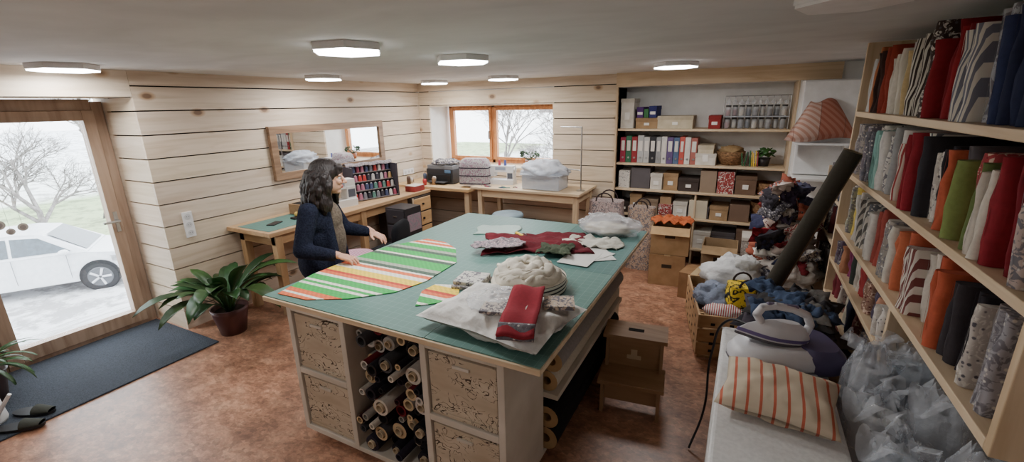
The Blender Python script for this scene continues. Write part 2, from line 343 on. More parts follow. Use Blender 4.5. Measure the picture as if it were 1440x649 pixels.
# ------------------------------------------------------------------ ceiling lamps
LP=12.8
def hexlamp(x,y,on=True,r=.185):
    p=empty('ceiling_lamp')
    o=MB('housing'); hx=lambda q:[(x+q*math.cos(math.pi/3*i+.2),y+q*math.sin(math.pi/3*i+.2)) for i in range(6)]
    o.prism(hx(r),CE-.036,CE-.001,mWhite); ob=o.done(bevel=.006,parent=p)
    o=MB('diffuser'); o.prism(hx(r-.006),CE-.046,CE-.034,mLamp if on else mWhite); o.done(bevel=.004,parent=p)
    if on:
        l=bpy.data.lights.new('lamp_light','AREA'); l.shape='DISK'; l.size=.3; l.energy=LP; l.color=(1,.99,.985)
        lo=bpy.data.objects.new('lamp_light',l); lo.location=(x,y,CE-.06); bpy.context.collection.objects.link(lo); lo.parent=p
for x,y in((-4.05,1.42),(-1.89,1.82),(-3.8,3.3),(-3.6,4.85),(-1.75,2.69),(-2.55,4.75),(-.6,4.26),(-1.9,-.6)): hexlamp(x,y)  # last one, behind the camera, is an unseen lamp added to light the room
hexlamp(.25,1.83,False,.165)
# ------------------------------------------------------------------ cutting table
T=empty('cutting_table')
o=MB('top'); o.box(-2.33,-.62,1.40,3.56,.865,.893,mWoodX); o.done(bevel=.004,parent=T)
o=MB('cutting_mats'); o.box(-2.325,-1.2,1.41,3.55,.893,.898,mCut); o.box(-1.195,-.625,1.41,2.5,.893,.899,mCut); o.box(-1.195,-.625,2.505,3.55,.893,.898,mCut,(.7,.8,.85,1)); o.done(parent=T)
def unit(o,x0,x1,y0,y1,z0=.05,z1=.865,rows=2):
    t=.035
    o.box(x0,x0+t,y0,y1,z0,z1,mCream);o.box(x1-t,x1,y0,y1,z0,z1,mCream)
    h=(z1-z0-t)/rows
    for i in range(rows+1): o.box(x0+t,x1-t,y0,y1,z0+i*h,z0+i*h+t,mCream)
    o.box(x0+t,x1-t,y1-.02,y1,z0,z1,mCream)
    for i in range(rows):
        a=z0+i*h+t; c=a+h-t
        o.box(x0+t+.008,x1-t-.008,y0+.012,y1-.03,a+.002,c-.02,mLinen)
        o.box(x0+t+.008,x1-t-.008,y0+.006,y0+.012,a+.02,a+.03,mLinen); 
        o.box((x0+x1)/2-.045,(x0+x1)/2+.045,y0+.002,y0+.013,c-.07,c-.055,mCream)
o=MB('storage_units')
unit(o,-2.18,-1.74,1.43,1.85); unit(o,-1.25,-.80,1.43,1.85)
o.box(-2.18,-1.2,3.05,3.45,.05,.865,mCream); o.box(-.98,-.80,3.2,3.45,.05,.865,mCream)
o.box(-1.2,-.98,3.05,3.45,.05,.085,mCream); o.box(-1.22,-1.2,1.85,3.05,.05,.865,mCream)
o.box(-1.2,-.8,1.85,3.2,.05,.08,mCream);o.box(-1.2,-.72,1.85,3.2,.42,.45,mCream)
o.box(-1.74,-1.25,1.43,3.05,.05,.08,mCream); o.box(-1.74,-1.25,3.0,3.05,.08,.865,mDark)
o.done(bevel=.004,parent=T)
o=MB('castors')
for x in(-2.12,-1.3,-.87):
    for y in(1.5,3.35): o.cyl((x-.015,y,.025),(x+.015,y,.025),.025,.025,mBlack)
o.done(parent=T)
o=MB('fabric_rolls'); cols=[lin(30,30,34),lin(36,34,38),lin(60,28,34),lin(70,68,70),lin(200,190,176),lin(110,30,36),lin(36,34,40),lin(44,40,50),lin(150,144,136)]
placed=[]
for k in range(7000):
    rr=rnd(.032,.048) if k<3000 else rnd(.018,.03); x=rnd(-1.735+rr,-1.255-rr); z=rnd(.085+rr,.855-rr)
    if all((x-a)**2+(z-c)**2>(rr+q)**2 for a,c,q in placed): placed.append((x,z,rr))
for x,z,rr in placed:
    c=random.choice(cols); c2=random.choice([lin(190,165,130),lin(40,36,36),lin(195,186,176),c,c]); y0=1.46+rnd(-.05,.1)
    o.tube((x,y0,z),(x,2.9,z),rr,rr*rnd(.5,.75),mFab,c,16,mCard,c2)
    if rr>.035: o.tube((x,y0-.012,z),(x,y0+.3,z),rr*.5,rr*.42,mCard,lin(200,180,150),14)
o.done()
o=MB('fabric_long_rolls')
for (x,z,rr,c) in((-.80,.15,.07,lin(40,38,40)),(-.95,.14,.06,lin(52,50,52)),(-.79,.285,.065,lin(28,28,30)),(-.97,.27,.06,lin(96,90,84)),(-.79,.51,.06,lin(200,190,172)),(-.93,.52,.065,lin(120,110,100)),(-.765,.63,.06,lin(150,144,140)),(-.92,.65,.06,lin(70,66,66)),(-.76,.76,.06,lin(210,200,182)),(-.9,.78,.055,lin(110,100,96))):
    o.tube((x,1.87,z),(x,3.15,z),rr,rr*.4,mFab,c,18,mCard,lin(180,150,110))
o.done()
# ------------------------------------------------------------------ on the table
ZT=.899
o=MB('striped_fabric_panel')
pl=[(-2.26,1.45),(-2.33,1.74),(-2.33,2.1),(-2.29,2.4),(-2.14,2.66),(-1.95,2.64),(-1.79,2.54),(-1.62,2.3),(-1.60,1.95),(-1.66,1.74),(-1.83,1.57),(-2.04,1.46)]
o.prism(pl,ZT+.001,ZT+.005,mStripe); o.done()
o=MB('striped_fabric_scrap'); o.prism([(-1.44,1.65),(-1.53,1.82),(-1.52,1.93),(-1.38,1.98),(-1.30,1.84),(-1.36,1.72)],ZT+.001,ZT+.005,mStripe); o.done()
o=MB('white_pillow'); o.pillow((-.94,1.68,.955),.66,.48,.055,mFold,lin(232,229,223),R=Matrix.Rotation(-.12,3,'Z'),wr=.035,seed=3,n=40); o.done(merge=True)
o=MB('packaged_napkins')
R=Matrix.Rotation(.25,3,'Z')
o.box(-.98,-.78,1.56,1.8,1.008,1.028,mPrintG,lin(170,162,150),R=R);o.box(-.99,-.79,1.52,1.78,1.028,1.04,mPrintG,lin(200,190,180),R=R)
o.ell((-.96,1.68,1.015),(.14,.14,.03),mFilm,ns=.2,seed=4); o.box(-.76,-.62,1.72,1.84,1.0,1.02,mPrintG,lin(190,170,150),rz=.4); o.done(bevel=.005)
o=MB('red_folded_cloth')
R=Matrix.Rotation(.3,3,'Z')
def fr(u,v):
    p=Vector(((u-.5)*.15,(v-.5)*.44,0)); q=R@p; return Vector((-.79,1.60,1.046+.008*math.sin(v*9)-.07*max(0,.35-v)+.006*math.sin(u*7)))+q
o.grid(fr,8,24,mFab,lin(144,46,56)); 
def fr2(u,v):
    p=Vector(((u-.5)*.152,-.215+v*.06,0)); q=R@p; return Vector((-.79,1.60,1.045-.05*max(0,.8-v)))+q
o.grid(fr2,6,6,mPrintG,lin(90,84,90)); o.done(solid=.012)
o=MB('coiled_fabric_bundle'); cx,cy=-1.02,2.12
for k,(rr,zz,th) in enumerate([(.175,.935,.045),(.15,.985,.038),(.12,1.01,.04),(.07,1.03,.038)]):
    n=40
    def tor(u,v,rr=rr,zz=zz,th=th,k=k):
        a=2*math.pi*u; p=2*math.pi*v
        w=1+.25*noise.noise(Vector((math.cos(a)*3,math.sin(a)*3,k*5+math.sin(p))))
        R2=rr*(1+.08*math.sin(a*3+k)); return Vector((cx+(R2+th*w*math.cos(p))*math.cos(a),cy+(R2+th*w*math.cos(p))*math.sin(a),zz+th*w*math.sin(p)*.85+.008*math.sin(a*7)))
    o.grid(tor,n,10,mFold,lin(224,216,200))
for i in range(34):
    a=i/34*6.28; r=rnd(.1,.19)
    o.cap((cx+r*math.cos(a),cy+r*math.sin(a),1.0+.03*(.2-r)*10),(cx+(r-.07)*math.cos(a+.9),cy+(r-.07)*math.sin(a+.9),1.04),.012,.009,mFold,lin(228,220,204),8)
o.ell((cx,cy,.95),(.14,.14,.08),mFold,lin(206,198,180),ns=.2,seed=2)
mStripeB=stripes('ticking_stripe','Z',14,lin(226,220,208),lin(60,58,62),.35)
o.grid(lambda u,v:Vector((cx+.225*math.cos(u*3.8-1.6),cy+.225*math.sin(u*3.8-1.6),.905+v*.07)),30,3,mStripeB); o.done(merge=True)
o=MB('folded_print_pack'); o.box(-1.42,-1.23,1.93,2.12,ZT,ZT+.025,mPrintG,lin(180,175,170),rz=.2);o.box(-1.41,-1.24,1.94,2.11,ZT+.025,ZT+.05,mPrintG,lin(200,198,190),rz=.15); o.done(bevel=.008,seg=3)
def sheet(name,cx,cy,sx,sy,rz,m,col,h=.03,seed=0,z=ZT,sol=.006):
    o=MB(name); R=Matrix.Rotation(rz,3,'Z')
    def fn(u,v):
        a=(u-.5)*sx*(1+.1*math.sin(v*7+seed)); b=(v-.5)*sy*(1+.1*math.sin(u*6+seed))
        q=R@Vector((a,b,0)); return Vector((cx+q.x,cy+q.y,z+sol/2+.001+h*abs(noise.noise(Vector((u*4+seed,v*4,seed))))+h*.4*abs(noise.noise(Vector((u*9,v*9,seed))))))
    o.grid(fn,26,26,m,col); return o.done(solid=sol)
sheet('red_fabric_remnant',-1.30,2.88,.72,.48,.45,mFold,lin(104,38,46),.05,2)
sheet('printed_fabric_remnant',-1.48,2.62,.36,.18,.6,mPrintG,lin(160,140,146),.03,5,z=ZT+.05)
sheet('dark_green_cloth',-1.08,2.72,.22,.2,.2,mFold,lin(78,86,70),.05,8,z=ZT+.03)
sheet('white_linen_piece',-.92,3.05,.42,.22,.1,mFold,lin(206,202,190),.05,11)
o=MB('paper_sheets')
for i in range(5):
    x,y=-.88+rnd(-.05,.05),2.78+rnd(-.08,.08); o.box(x-.105,x+.105,y-.148,y+.148,ZT+.001+i*.0015,ZT+.002+i*.0015,mPlain,lin(218,216,210),rz=rnd(-.6,.9))
o.done()
o=MB('plastic_bag')
o.ell((-.88,3.36,.97),(.23,.14,.08),mFilm,ns=.3,nf=3,seed=9,zmin=ZT,nu=36,nv=20); o.ell((-.9,3.36,.94),(.17,.1,.045),mFold,lin(220,210,192),ns=.3,seed=3,zmin=ZT); o.done()
o=MB('rotary_cutter'); o.cap((-1.55,3.05,ZT+.015),(-1.45,2.98,ZT+.015),.012,.012,mPlain,lin(220,180,40)); o.cyl((-1.44,2.97,ZT+.022),(-1.435,2.977,ZT+.022),.022,.022,mChrome); o.done()
sheet('paper_pattern',-1.75,3.1,.35,.28,.3,mPlain,lin(150,172,162),.004,3)
# ------------------------------------------------------------------ mirror
o=MB('wall_mirror'); y0,y1,z0,z1=2.95,4.57,1.19,1.74; fw=.075
o.box(XL,XL+.02,y0+.03,y1-.03,z0+.03,z1-.03,mDark); o.box(XL+.02,XL+.024,y0+fw-.01,y1-fw+.01,z0+fw-.01,z1-fw+.01,mMirror)
for a in((y0,y1,z0,z0+fw),(y0,y1,z1-fw,z1)): o.box(XL,XL+.045,*a,mMirW)
for a in((y0,y0+fw,z0+fw,z1-fw),(y1-fw,y1,z0+fw,z1-fw)): o.box(XL,XL+.045,*a,mMirW)
o.done(bevel=.008)
def outlet(y,z,n,vert,w=.08):
    o=MB('wall_outlet')
    L=n*.072+.01
    if vert: o.box(XL,XL+.012,y-w/2,y+w/2,z-L/2,z+L/2,mWhite)
    else: o.box(XL,XL+.012,y-L/2,y+L/2,z-w/2,z+w/2,mWhite)
    for i in range(n):
        d=(i-(n-1)/2)*.072; yy,zz=(y,z+d) if vert else (y+d,z)
        o.cyl((XL+.012,yy,zz),(XL+.014,yy,zz),.024,.024,mPlain,lin(205,205,205),20)
        for q in(-.009,.009): o.cyl((XL+.014,yy+q,zz),(XL+.015,yy+q,zz),.003,.003,mBlack,n=8)
    o.done(bevel=.003)
outlet(2.07,.94,3,True); outlet(2.3,.32,1,True); outlet(5.05,1.0,3,False); outlet(4.75,1.0,1,False)
# ------------------------------------------------------------------ left desk
D=empty('wooden_workbench')
o=MB('desktop')
o.box(XL+.005,-3.68,2.38,4.72,.8,.84,mWoodY,(.78,.66,.54,1)); o.box(XL+.005,-3.08,4.72,5.39,.83,.87,mWoodX,(.95,.85,.7,1)); o.done(bevel=.004,parent=D)
o=MB('legs')
for x in(-4.25,-3.78):
    for y in(2.45,3.5): o.box(x,x+.07,y,y+.07,0,.8,mWoodZ,(.7,.58,.45,1))
o.box(-3.76,-3.73,2.45,4.6,.7,.8,mWoodY,(.7,.56,.42,1)); o.box(-4.25,-3.72,2.45,2.48,.7,.8,mWoodX,(.7,.56,.42,1))
o.box(-3.2,-3.13,4.8,4.87,0,.83,mWoodZ)
o.done(bevel=.004,parent=D)
o=MB('desk_cutting_mat'); o.box(-4.2,-3.74,2.42,3.0,.84,.843,mCut,(.9,1,1,1)); o.done()
o=MB('mobile_phone'); o.box(-4.0,-3.92,2.56,2.71,.843,.853,mBlack,rz=.4); o.done(bevel=.004)
o=MB('desk_tape_dispenser'); o.box(-3.98,-3.9,2.82,2.95,.843,.862,mBlack); o.cyl((-3.96,2.88,.885),(-3.92,2.88,.885),.024,.024,mPlain,lin(200,170,90)); o.done(bevel=.003)
def sewing(name,x,y,z,rz,body,cover=None,s=1.0,sh=1.0):
    Tm=Matrix.Translation((x,y,z))@Matrix.Rotation(rz,4,'Z')
    o=MB(name)
    def bx(a,b,c,d,e,f,m,col=W1):
        vs=[Tm@Vector((p*s,q*s,r*s)) for p in(a,b) for q in(c,d) for r in(e,f)]
        o.add(vs,[(0,1,3,2),(4,6,7,5),(0,4,5,1),(2,3,7,6),(0,2,6,4),(1,5,7,3)],m,col)
    if cover is None:
        bx(-.21,.21,-.09,.09,0,.08,mPlain,body); bx(.1,.21,-.07,.07,.08,.22,mPlain,body); bx(-.21,.21,-.065,.065,.2,.3,mPlain,body); bx(-.21,-.12,-.065,.065,.13,.2,mPlain,body)
        bx(-.175,-.17,-.005,.005,.08,.13,mChrome); c=Tm@Vector((.23*s,0,.24*s)); d=Tm@Vector((.21*s,0,.24*s)); o.cyl(d,c,.035,.035,mPlain,body)
        for q in(-.05,.05): c=Tm@Vector((q*s,0,.3*s)); o.cyl(c,c+Vector((0,0,.07)),.018,.014,mPlain,lin(180,70,80) if q<0 else lin(80,90,150))
        bx(.11,.2,-.0705,-.069,.1,.19,mPlain,lin(90,94,104)); bx(-.1,.08,-.0655,-.064,.23,.28,mPlain,lin(150,160,176))
        return o.done(bevel=.015,seg=3)
    secs=[]
    for zz,k in((0,1),(.1,1.0),(.22,.97),(.29,.88),(.315,.7)):
        secs.append([Tm@Vector((.24*s*k*math.copysign(abs(math.cos(t))**.35,math.cos(t)),.12*s*k*math.copysign(abs(math.sin(t))**.35,math.sin(t)),zz*s*sh)) for t in [2*math.pi*i/28 for i in range(28)]])
    o.loft(secs,cover,body)
    for zz in(.01,.105,.2): 
        o.loft([[Tm@Vector((.244*s*math.copysign(abs(math.cos(t))**.35,math.cos(t)),.124*s*math.copysign(abs(math.sin(t))**.35,math.sin(t)),zq*s*sh)) for t in [2*math.pi*i/28 for i in range(28)]] for zq in(zz,zz+.012)],mFab,lin(50,48,58),caps=False)
    return o.done()
# thread spool rack: sloping frame with rows of cones
o=MB('thread_spool_rack'); Tk=Matrix.Translation((-4.02,4.0,.84))@Matrix.Rotation(math.radians(72),4,'Z')
def tb(o,T,a,b,c,d,e,f_,m,col=W1):
    vs=[T@Vector((p,q,r)) for p in(a,b) for q in(c,d) for r in(e,f_)]
    o.add(vs,[(0,1,3,2),(4,6,7,5),(0,4,5,1),(2,3,7,6),(0,2,6,4),(1,5,7,3)],m,col)
tb(o,Tk,-.29,.29,.06,.09,0,.4,mPlain,lin(70,66,76)); 
for x in(-.3,.28): tb(o,Tk,x,x+.02,-.14,.1,0,.40,mPlain,lin(60,56,64))
sc8=[lin(150,70,90),lin(190,186,182),lin(70,78,110),lin(90,130,120),lin(196,160,110),lin(56,54,64),lin(170,110,130),lin(120,120,128),lin(180,60,56),lin(220,214,206)]
for r_ in range(4):
    zz=.01+r_*.1; yy=-.12+r_*.045
    tb(o,Tk,-.28,.28,yy-.02,yy+.05,zz,zz+.01,mPlain,lin(120,112,110))
    for k in range(10):
        p=Tk@Vector((-.255+k*.0565,yy+.012,zz+.01)); c=random.choice(sc8)
        o.cyl(p,p+Vector((0,0,.066)),.023,.017,mPlain,c,n=12); o.cyl(p+Vector((0,0,.066)),p+Vector((0,0,.074)),.009,.009,mPlain,lin(200,196,190),n=8)
o.grid(lambda u,v:Tk@Vector((-.3+.6*u,.10-.2*math.sin(v*1.5)*.6,.40+.035*math.sin(v*3.14)+.006*math.sin(u*20))),14,8,mPrintG,lin(150,140,144))
o.done()
sewing('sewing_machine',-3.98,3.42,.84,1.4,lin(222,220,216))
sewing('sewing_machine',-2.76,5.06,.91,.1,lin(222,222,222),s=.8)
sewing('sewing_machine_cover',-3.1,4.94,.91,.2,lin(172,170,168),mPrintP,.85,1.25)
o=MB('wooden_thread_box'); o.box(-4.2,-3.85,2.98,3.12,.844,.95,mWoodY,(.5,.4,.32,1)); o.box(-4.17,-3.88,3.0,3.1,.951,.955,mDark); o.done(bevel=.004)
o=MB('photo_frame'); o.box(-4.28,-4.26,3.56,3.68,.84,1.04,mBlack); o.box(-4.26,-4.255,3.57,3.67,.86,1.02,mPrintW,lin(160,170,180)); o.done(bevel=.003)
o=MB('drawer_tower'); o.box(-3.66,-3.36,3.82,4.1,.0,.78,mPlain,lin(44,42,46)); 
for i in range(4):
    for k in range(1): o.box(-3.64,-3.38,3.808,3.82,.03+i*.19,.195+i*.19,mPlain,[lin(60,58,64),lin(52,50,56)][i%2]); o.box(-3.54,-3.48,3.80,3.81,.11+i*.19,.125+i*.19,mChrome)
o.box(-3.359,-3.352,3.84,4.08,.5,.7,mPrintP,lin(130,126,132))
o.done(bevel=.008)
o=MB('drawer_cabinet'); o.box(-4.25,-3.66,4.3,4.68,0,.79,mPlain,lin(58,50,46))
for i in range(4): o.box(-3.66,-3.645,4.32,4.66,.03+i*.19,.2+i*.19,mWoodY,(.95,.8,.6,1)); o.cyl((-3.645,4.49,.12+i*.19),(-3.625,4.49,.12+i*.19),.012,.015,mBlack)
o.box(-3.655,-3.64,4.3,4.315,0,.79,mWoodZ)
o.done(bevel=.003)
o=MB('red_tin_box'); o.box(-3.88,-3.72,4.45,4.65,.841,.91,mPlain,lin(150,56,54)); o.box(-3.88,-3.72,4.45,4.65,.912,.918,mPlain,lin(220,210,200)); o.done(bevel=.005)
o=MB('pin_cushion_jars')
for i in range(12): 
    x,y=-4.15+rnd(-.04,.2)+(i%2)*.25,4.80+(i//2)*.08; c=random.choice([lin(150,120,90),lin(210,200,190),lin(90,70,60),lin(180,60,60),lin(80,90,110)]); h=rnd(.05,.13); o.lathe((x,y,.87),[(0,0),(.026,0),(.028,h*.8),(.02,h),(0,h)],mPlain,c,n=14)
o.done()
C=empty('office_chair'); cx,cy=-3.1,3.28
o=MB('base'); 
for i in range(5):
    a=i*2*math.pi/5; o.cyl((cx,cy,.1),(cx+.27*math.cos(a),cy+.27*math.sin(a),.07),.025,.015,mBlack); o.cyl((cx+.27*math.cos(a)-.012,cy+.27*math.sin(a),.028),(cx+.27*math.cos(a)+.012,cy+.27*math.sin(a),.028),.028,.028,mBlack)
o.cyl((cx,cy,.08),(cx,cy,.45),.025,.025,mChrome); o.done(parent=C)
o=MB('seat'); o.ell((cx,cy,.48),(.23,.22,.045),mFab,lin(26,26,30),sq=.6); o.done(parent=C)
o=MB('backrest'); 
R=Matrix.Rotation(.35,3,'Z'); o.ell((cx+.2,cy-.07,.69),(.04,.2,.15),mFab,lin(24,24,28),R=R,sq=.6); o.cyl((cx+.19,cy-.05,.46),(cx+.21,cy-.07,.65),.018,.018,mBlack); o.done(parent=C)
o=MB('padded_stool'); sx,sy=-3.0,2.70
o.lathe((sx,sy,0),[(0,.56),(.17,.56),(.185,.58),(.185,.62),(.165,.645),(.08,.655),(0,.657)],stripes('pink_stripe_cover','X',12,lin(176,96,130),lin(214,190,200),.4))
for i in range(4):
    a=i*math.pi/2+.4; o.cyl((sx+.1*math.cos(a),sy+.1*math.sin(a),.56),(sx+.18*math.cos(a),sy+.18*math.sin(a),0),.014,.012,mWoodZ,n=10)
o.done()
# ------------------------------------------------------------------ back bench
B=empty('sewing_table'); 
o=MB('tabletop'); o.box(-3.05,-1.6,4.72,5.38,.88,.91,mWoodX,(1,1,1,1)); o.done(bevel=.004,parent=B)
o=MB('frame')
for x in(-2.98,-1.7):
    for y in(4.78,5.28): o.box(x,x+.06,y,y+.06,0,.88,mWoodZ)
o.box(-2.92,-1.7,4.79,4.82,.78,.88,mWoodX); o.box(-1.68,-1.65,4.84,5.28,.78,.88,mWoodY); o.box(-2.9,-1.7,5.3,5.33,.3,.38,mWoodX)
o.done(bevel=.004,parent=B)
o=MB('storage_crate'); o.box(-2.8,-2.4,4.9,5.25,0,.4,mPlain,lin(50,50,54)); o.box(-2.82,-2.38,4.88,5.27,.4,.43,mPlain,lin(70,70,76)); o.done(bevel=.01)
o=MB('garment_rail')
o.cyl((-1.66,4.95,.91),(-1.66,4.95,1.64),.008,.008,mChrome,n=10);o.cyl((-1.66,4.95,1.64),(-1.95,5.05,1.64),.008,.008,mChrome,n=10);o.cyl((-1.66,4.95,.911),(-1.66,4.95,.92),.05,.05,mChrome)
o.cyl((-1.66,4.95,1.15),(-1.85,5.02,1.15),.006,.006,mChrome,n=10); o.cyl((-1.85,5.02,1.15),(-1.85,5.02,1.0),.006,.006,mChrome,n=10); o.done()
o=MB('plastic_storage_box'); 
o.box(-2.36,-1.88,4.8,5.12,.912,1.08,mFilmM); o.box(-2.38,-1.86,4.78,5.14,1.08,1.10,mFilmM); 
o.done(bevel=.02,seg=3)
o=MB('plastic_bag'); o.ell((-2.14,4.96,1.12),(.29,.19,.12),mFilmM,ns=.35,nf=2.4,seed=12,nu=40,nv=24,zmin=1.0); o.done()
o=MB('scissors_and_notions'); 
for i in range(14): 
    x,y=rnd(-2.95,-2.45),rnd(4.76,4.86); o.cap((x,y,.918),(x+rnd(-.08,.08),y+rnd(-.02,.05),.918),.006,.005,mPlain,random.choice(sc8),8)
o.done()
PR=empty('printer')
o=MB('printer_body'); o.box(-3.93,-3.49,4.98,5.33,.872,1.07,mPlain,lin(46,46,50)); o.box(-3.92,-3.50,4.99,5.32,1.07,1.12,mPlain,lin(120,122,126)); o.box(-3.9,-3.52,4.96,4.98,.9,1.0,mPlain,lin(30,30,32)); o.box(-3.86,-3.56,4.86,4.98,.9,.91,mPlain,lin(60,60,64)); o.box(-3.62,-3.52,4.972,4.981,1.02,1.06,mPlain,lin(90,120,150)); o.done(bevel=.012,parent=PR)
o=MB('cloth_on_printer'); o.ell((-3.7,5.15,1.14),(.2,.15,.05),mPrintW,lin(90,88,96),ns=.4,seed=5,zmin=1.121); o.done(parent=PR)
o=MB('small_potted_plant'); o.lathe((-2.62,5.6,1.071),[(0,0),(.05,0),(.065,.09),(.055,.09),(0,.08)],mPlain,lin(150,90,60))
for i in range(26):
    a=rnd(0,6.28); o.cap((-2.62,5.6,1.15),(-2.62+.12*math.cos(a),5.6+.1*math.sin(a),1.2+rnd(0,.08)),.003,.002,mLeaf,n=6); o.ell((-2.62+.12*math.cos(a),5.6+.1*math.sin(a),1.2+rnd(0,.08)),(.03,.015,.008),mLeaf,R=Euler((rnd(-1,1),rnd(-1,1),a)).to_matrix(),nu=8,nv=5)
o.done()
o=MB('round_stool'); sx,sy=-2.32,4.35
o.lathe((sx,sy,0),[(0,.66),(.16,.66),(.18,.675),(.18,.7),(.165,.715),(0,.72)],mPlain,lin(130,150,160))
for i in range(4):
    a=i*math.pi/2+.4; o.cyl((sx+.1*math.cos(a),sy+.1*math.sin(a),.66),(sx+.19*math.cos(a),sy+.19*math.sin(a),0),.012,.012,mChrome,n=10)
o.done()
def bag(name,x,y,z,w,d,h,m,col,handles=True,rz=0):
    o=MB(name); secs=[]
    for k in range(7):
        t=k/6; q=1+.06*math.sin(t*5)
        secs.append([Vector((x,y,z+h*t))+Matrix.Rotation(rz,3,'Z')@Vector((w/2*q*math.copysign(abs(math.cos(a))**.5,math.cos(a))*(1+.05*noise.noise(Vector((a*2,t*3,x)))),d/2*q*math.copysign(abs(math.sin(a))**.5,math.sin(a)),0)) for a in [2*math.pi*i/24 for i in range(24)]])
    o.loft(secs,m,col)
    if handles:
        for sg in(-1,1):
            pts=[Vector((x,y,z+h))+Matrix.Rotation(rz,3,'Z')@Vector((w*.25*math.cos(a),sg*d*.4,w*.25*math.sin(a))) for a in [math.pi*i/8 for i in range(9)]]
            for p,q in zip(pts,pts[1:]): o.cap(p,q,.008,.008,mFab,lin(60,50,50),8)
    o.done()
o=MB('lace_box'); o.box(-1.56,-1.16,4.88,5.2,.0,.36,mCard,lin(176,156,126)); o.done(bevel=.006)
bag('patterned_tote',-1.37,5.05,.365,.4,.26,.44,mPrintG,lin(180,160,156))
bag('patterned_tote',-.98,5.14,.0,.32,.2,.74,mPrintG,lin(180,156,136))
# ------------------------------------------------------------------ back shelves
S=empty('shelving_unit')
o=MB('boards'); LV=[.22,.58,.89,1.2,1.6]
for z in LV: o.box(-1.37,.40,5.41,5.8,z-.025,z,mWoodX)
o.box(-1.39,-1.37,5.36,5.8,0,2.07,mWoodZ); o.box(.4,.419,5.301,5.8,0,2.07,mWoodZ); o.box(-.45,-.43,5.43,5.8,0,.87,mWoodZ)
o.done(bevel=.003,parent=S)
def cont(name,z,items,ymin=5.44,mat=mCard):
    o=MB(name)
    for it in items:
        x0,x1,h,col=it[:4]; m=it[4] if len(it)>4 else mat
        y0=ymin+rnd(0,.03)
        o.box(x0,x1,y0,5.76,z+.001,z+h,m,col)
        if h>.1 and m is mCard: o.box(x0-.004,x1+.004,y0-.004,5.764,z+h-.04,z+h+.002,m,tuple(q*.85 for q in col[:3])+(1,)); o.box((x0+x1)/2-.03,(x0+x1)/2+.03,y0-.006,y0,z+h*.3,z+h*.55,mPlain,lin(236,232,224))
    o.done(bevel=.004)
WB=lin(222,216,206);BRN=lin(170,140,106);DK=lin(74,64,60);RD=lin(150,56,54);CR=lin(206,194,170)
cont('storage_boxes',1.6,[(-1.35,-1.2,.34,WB),(-1.17,-.92,.12,BRN),(-.92,-.54,.14,CR,mCard),(-.38,-.26,.14,RD)])
cont('storage_boxes',1.722,[(-1.16,-1.09,.12,lin(90,60,120)),(-1.08,-1.03,.1,lin(70,120,80)),(-1.02,-.94,.13,lin(60,64,120))])
o=MB('ring_binders'); x=-1.34; bc=[lin(160,46,70),lin(56,110,80),lin(150,44,50),lin(180,180,178),lin(190,188,184),lin(40,40,44),lin(150,150,150),lin(206,202,196),lin(96,76,120),lin(80,100,130),lin(190,84,74),lin(216,212,204),lin(170,100,90)]
i=0
while x<-.52:
    w=rnd(.055,.075); o.box(x,x+w-.004,5.46,5.74,1.201,1.515+rnd(-.02,.01),mPlain,bc[i%13]); o.box(x+.012,x+w-.016,5.455,5.46,1.34,1.46,mPlain,WB); o.cyl((x+w/2,5.459,1.26),(x+w/2,5.452,1.26),.012,.012,mChrome,n=12); x+=w; i+=1
o.done(bevel=.003)
cont('storage_boxes',1.2,[(-.48,-.27,.13,WB),(-.46,-.3,.22,CR)])
o=MB('wicker_basket'); o.lathe((-.13,5.6,1.201),[(0,0),(.1,0),(.14,.09),(.15,.15),(.135,.15),(.09,.02)],mWick); o.ell((-.13,5.6,1.36),(.12,.12,.05),mFold,lin(170,140,100),ns=.3,zmin=1.22); o.done()
o=MB('small_potted_plant'); o.lathe((.2,5.58,1.201),[(0,0),(.05,0),(.065,.09),(.055,.09),(0,.08)],mPlain,lin(40,36,38))
for i in range(22):
    a=rnd(0,6.28); r=rnd(.03,.1); o.ell((.2+r*math.cos(a),5.58+r*math.sin(a),1.31+rnd(0,.07)),(.03,.03,.008),mLeaf,(.9,1.2,.8,1),R=Euler((rnd(-1,1),rnd(-1,1),0)).to_matrix(),nu=8,nv=5)
o.done()
o=MB('craft_supplies')
for i in range(9): o.cyl((.0+i*.018,5.5+.02*(i%2),1.201),(.0+i*.018+rnd(-.02,.02),5.5,1.34+rnd(0,.05)),.006,.006,mPlain,random.choice([RD,lin(60,120,80),Yl,DK]),n=8)
o.done()
o=MB('glass_jar_rack')
for i in range(9):
    x=-.2+i*.066
    for k in range(2):
        z=1.601+k*.13; o.lathe((x,5.55+.06*(i%2),z),[(0,0),(.027,0),(.029,.02),(.029,.085),(.022,.1)],mFilm,n=14); o.cyl((x,5.55+.06*(i%2),z+.005),(x,5.55+.06*(i%2),z+.07),.023,.023,mPlain,random.choice([DK,CR,RD,lin(60,70,90),WB,DK]),n=12); o.cyl((x,5.55+.06*(i%2),z+.098),(x,5.55+.06*(i%2),z+.115),.027,.027,mPlain,lin(60,58,56),n=12)
o.box(-.24,.38,5.5,5.68,1.722,1.73,mFilmM)
for q in(-.24,.375): o.cyl((q,5.51,1.6),(q,5.51,1.94),.005,.005,mChrome,n=8)
o.cyl((-.24,5.51,1.94),(.375,5.51,1.94),.005,.005,mChrome,n=8)
for i in range(10): o.lathe((-.2+i*.06,5.51,1.855),[(.022,0),(.024,.03),(.004,.05),(.003,.08)],mFilm,n=12)
o.done()
random.seed(21)
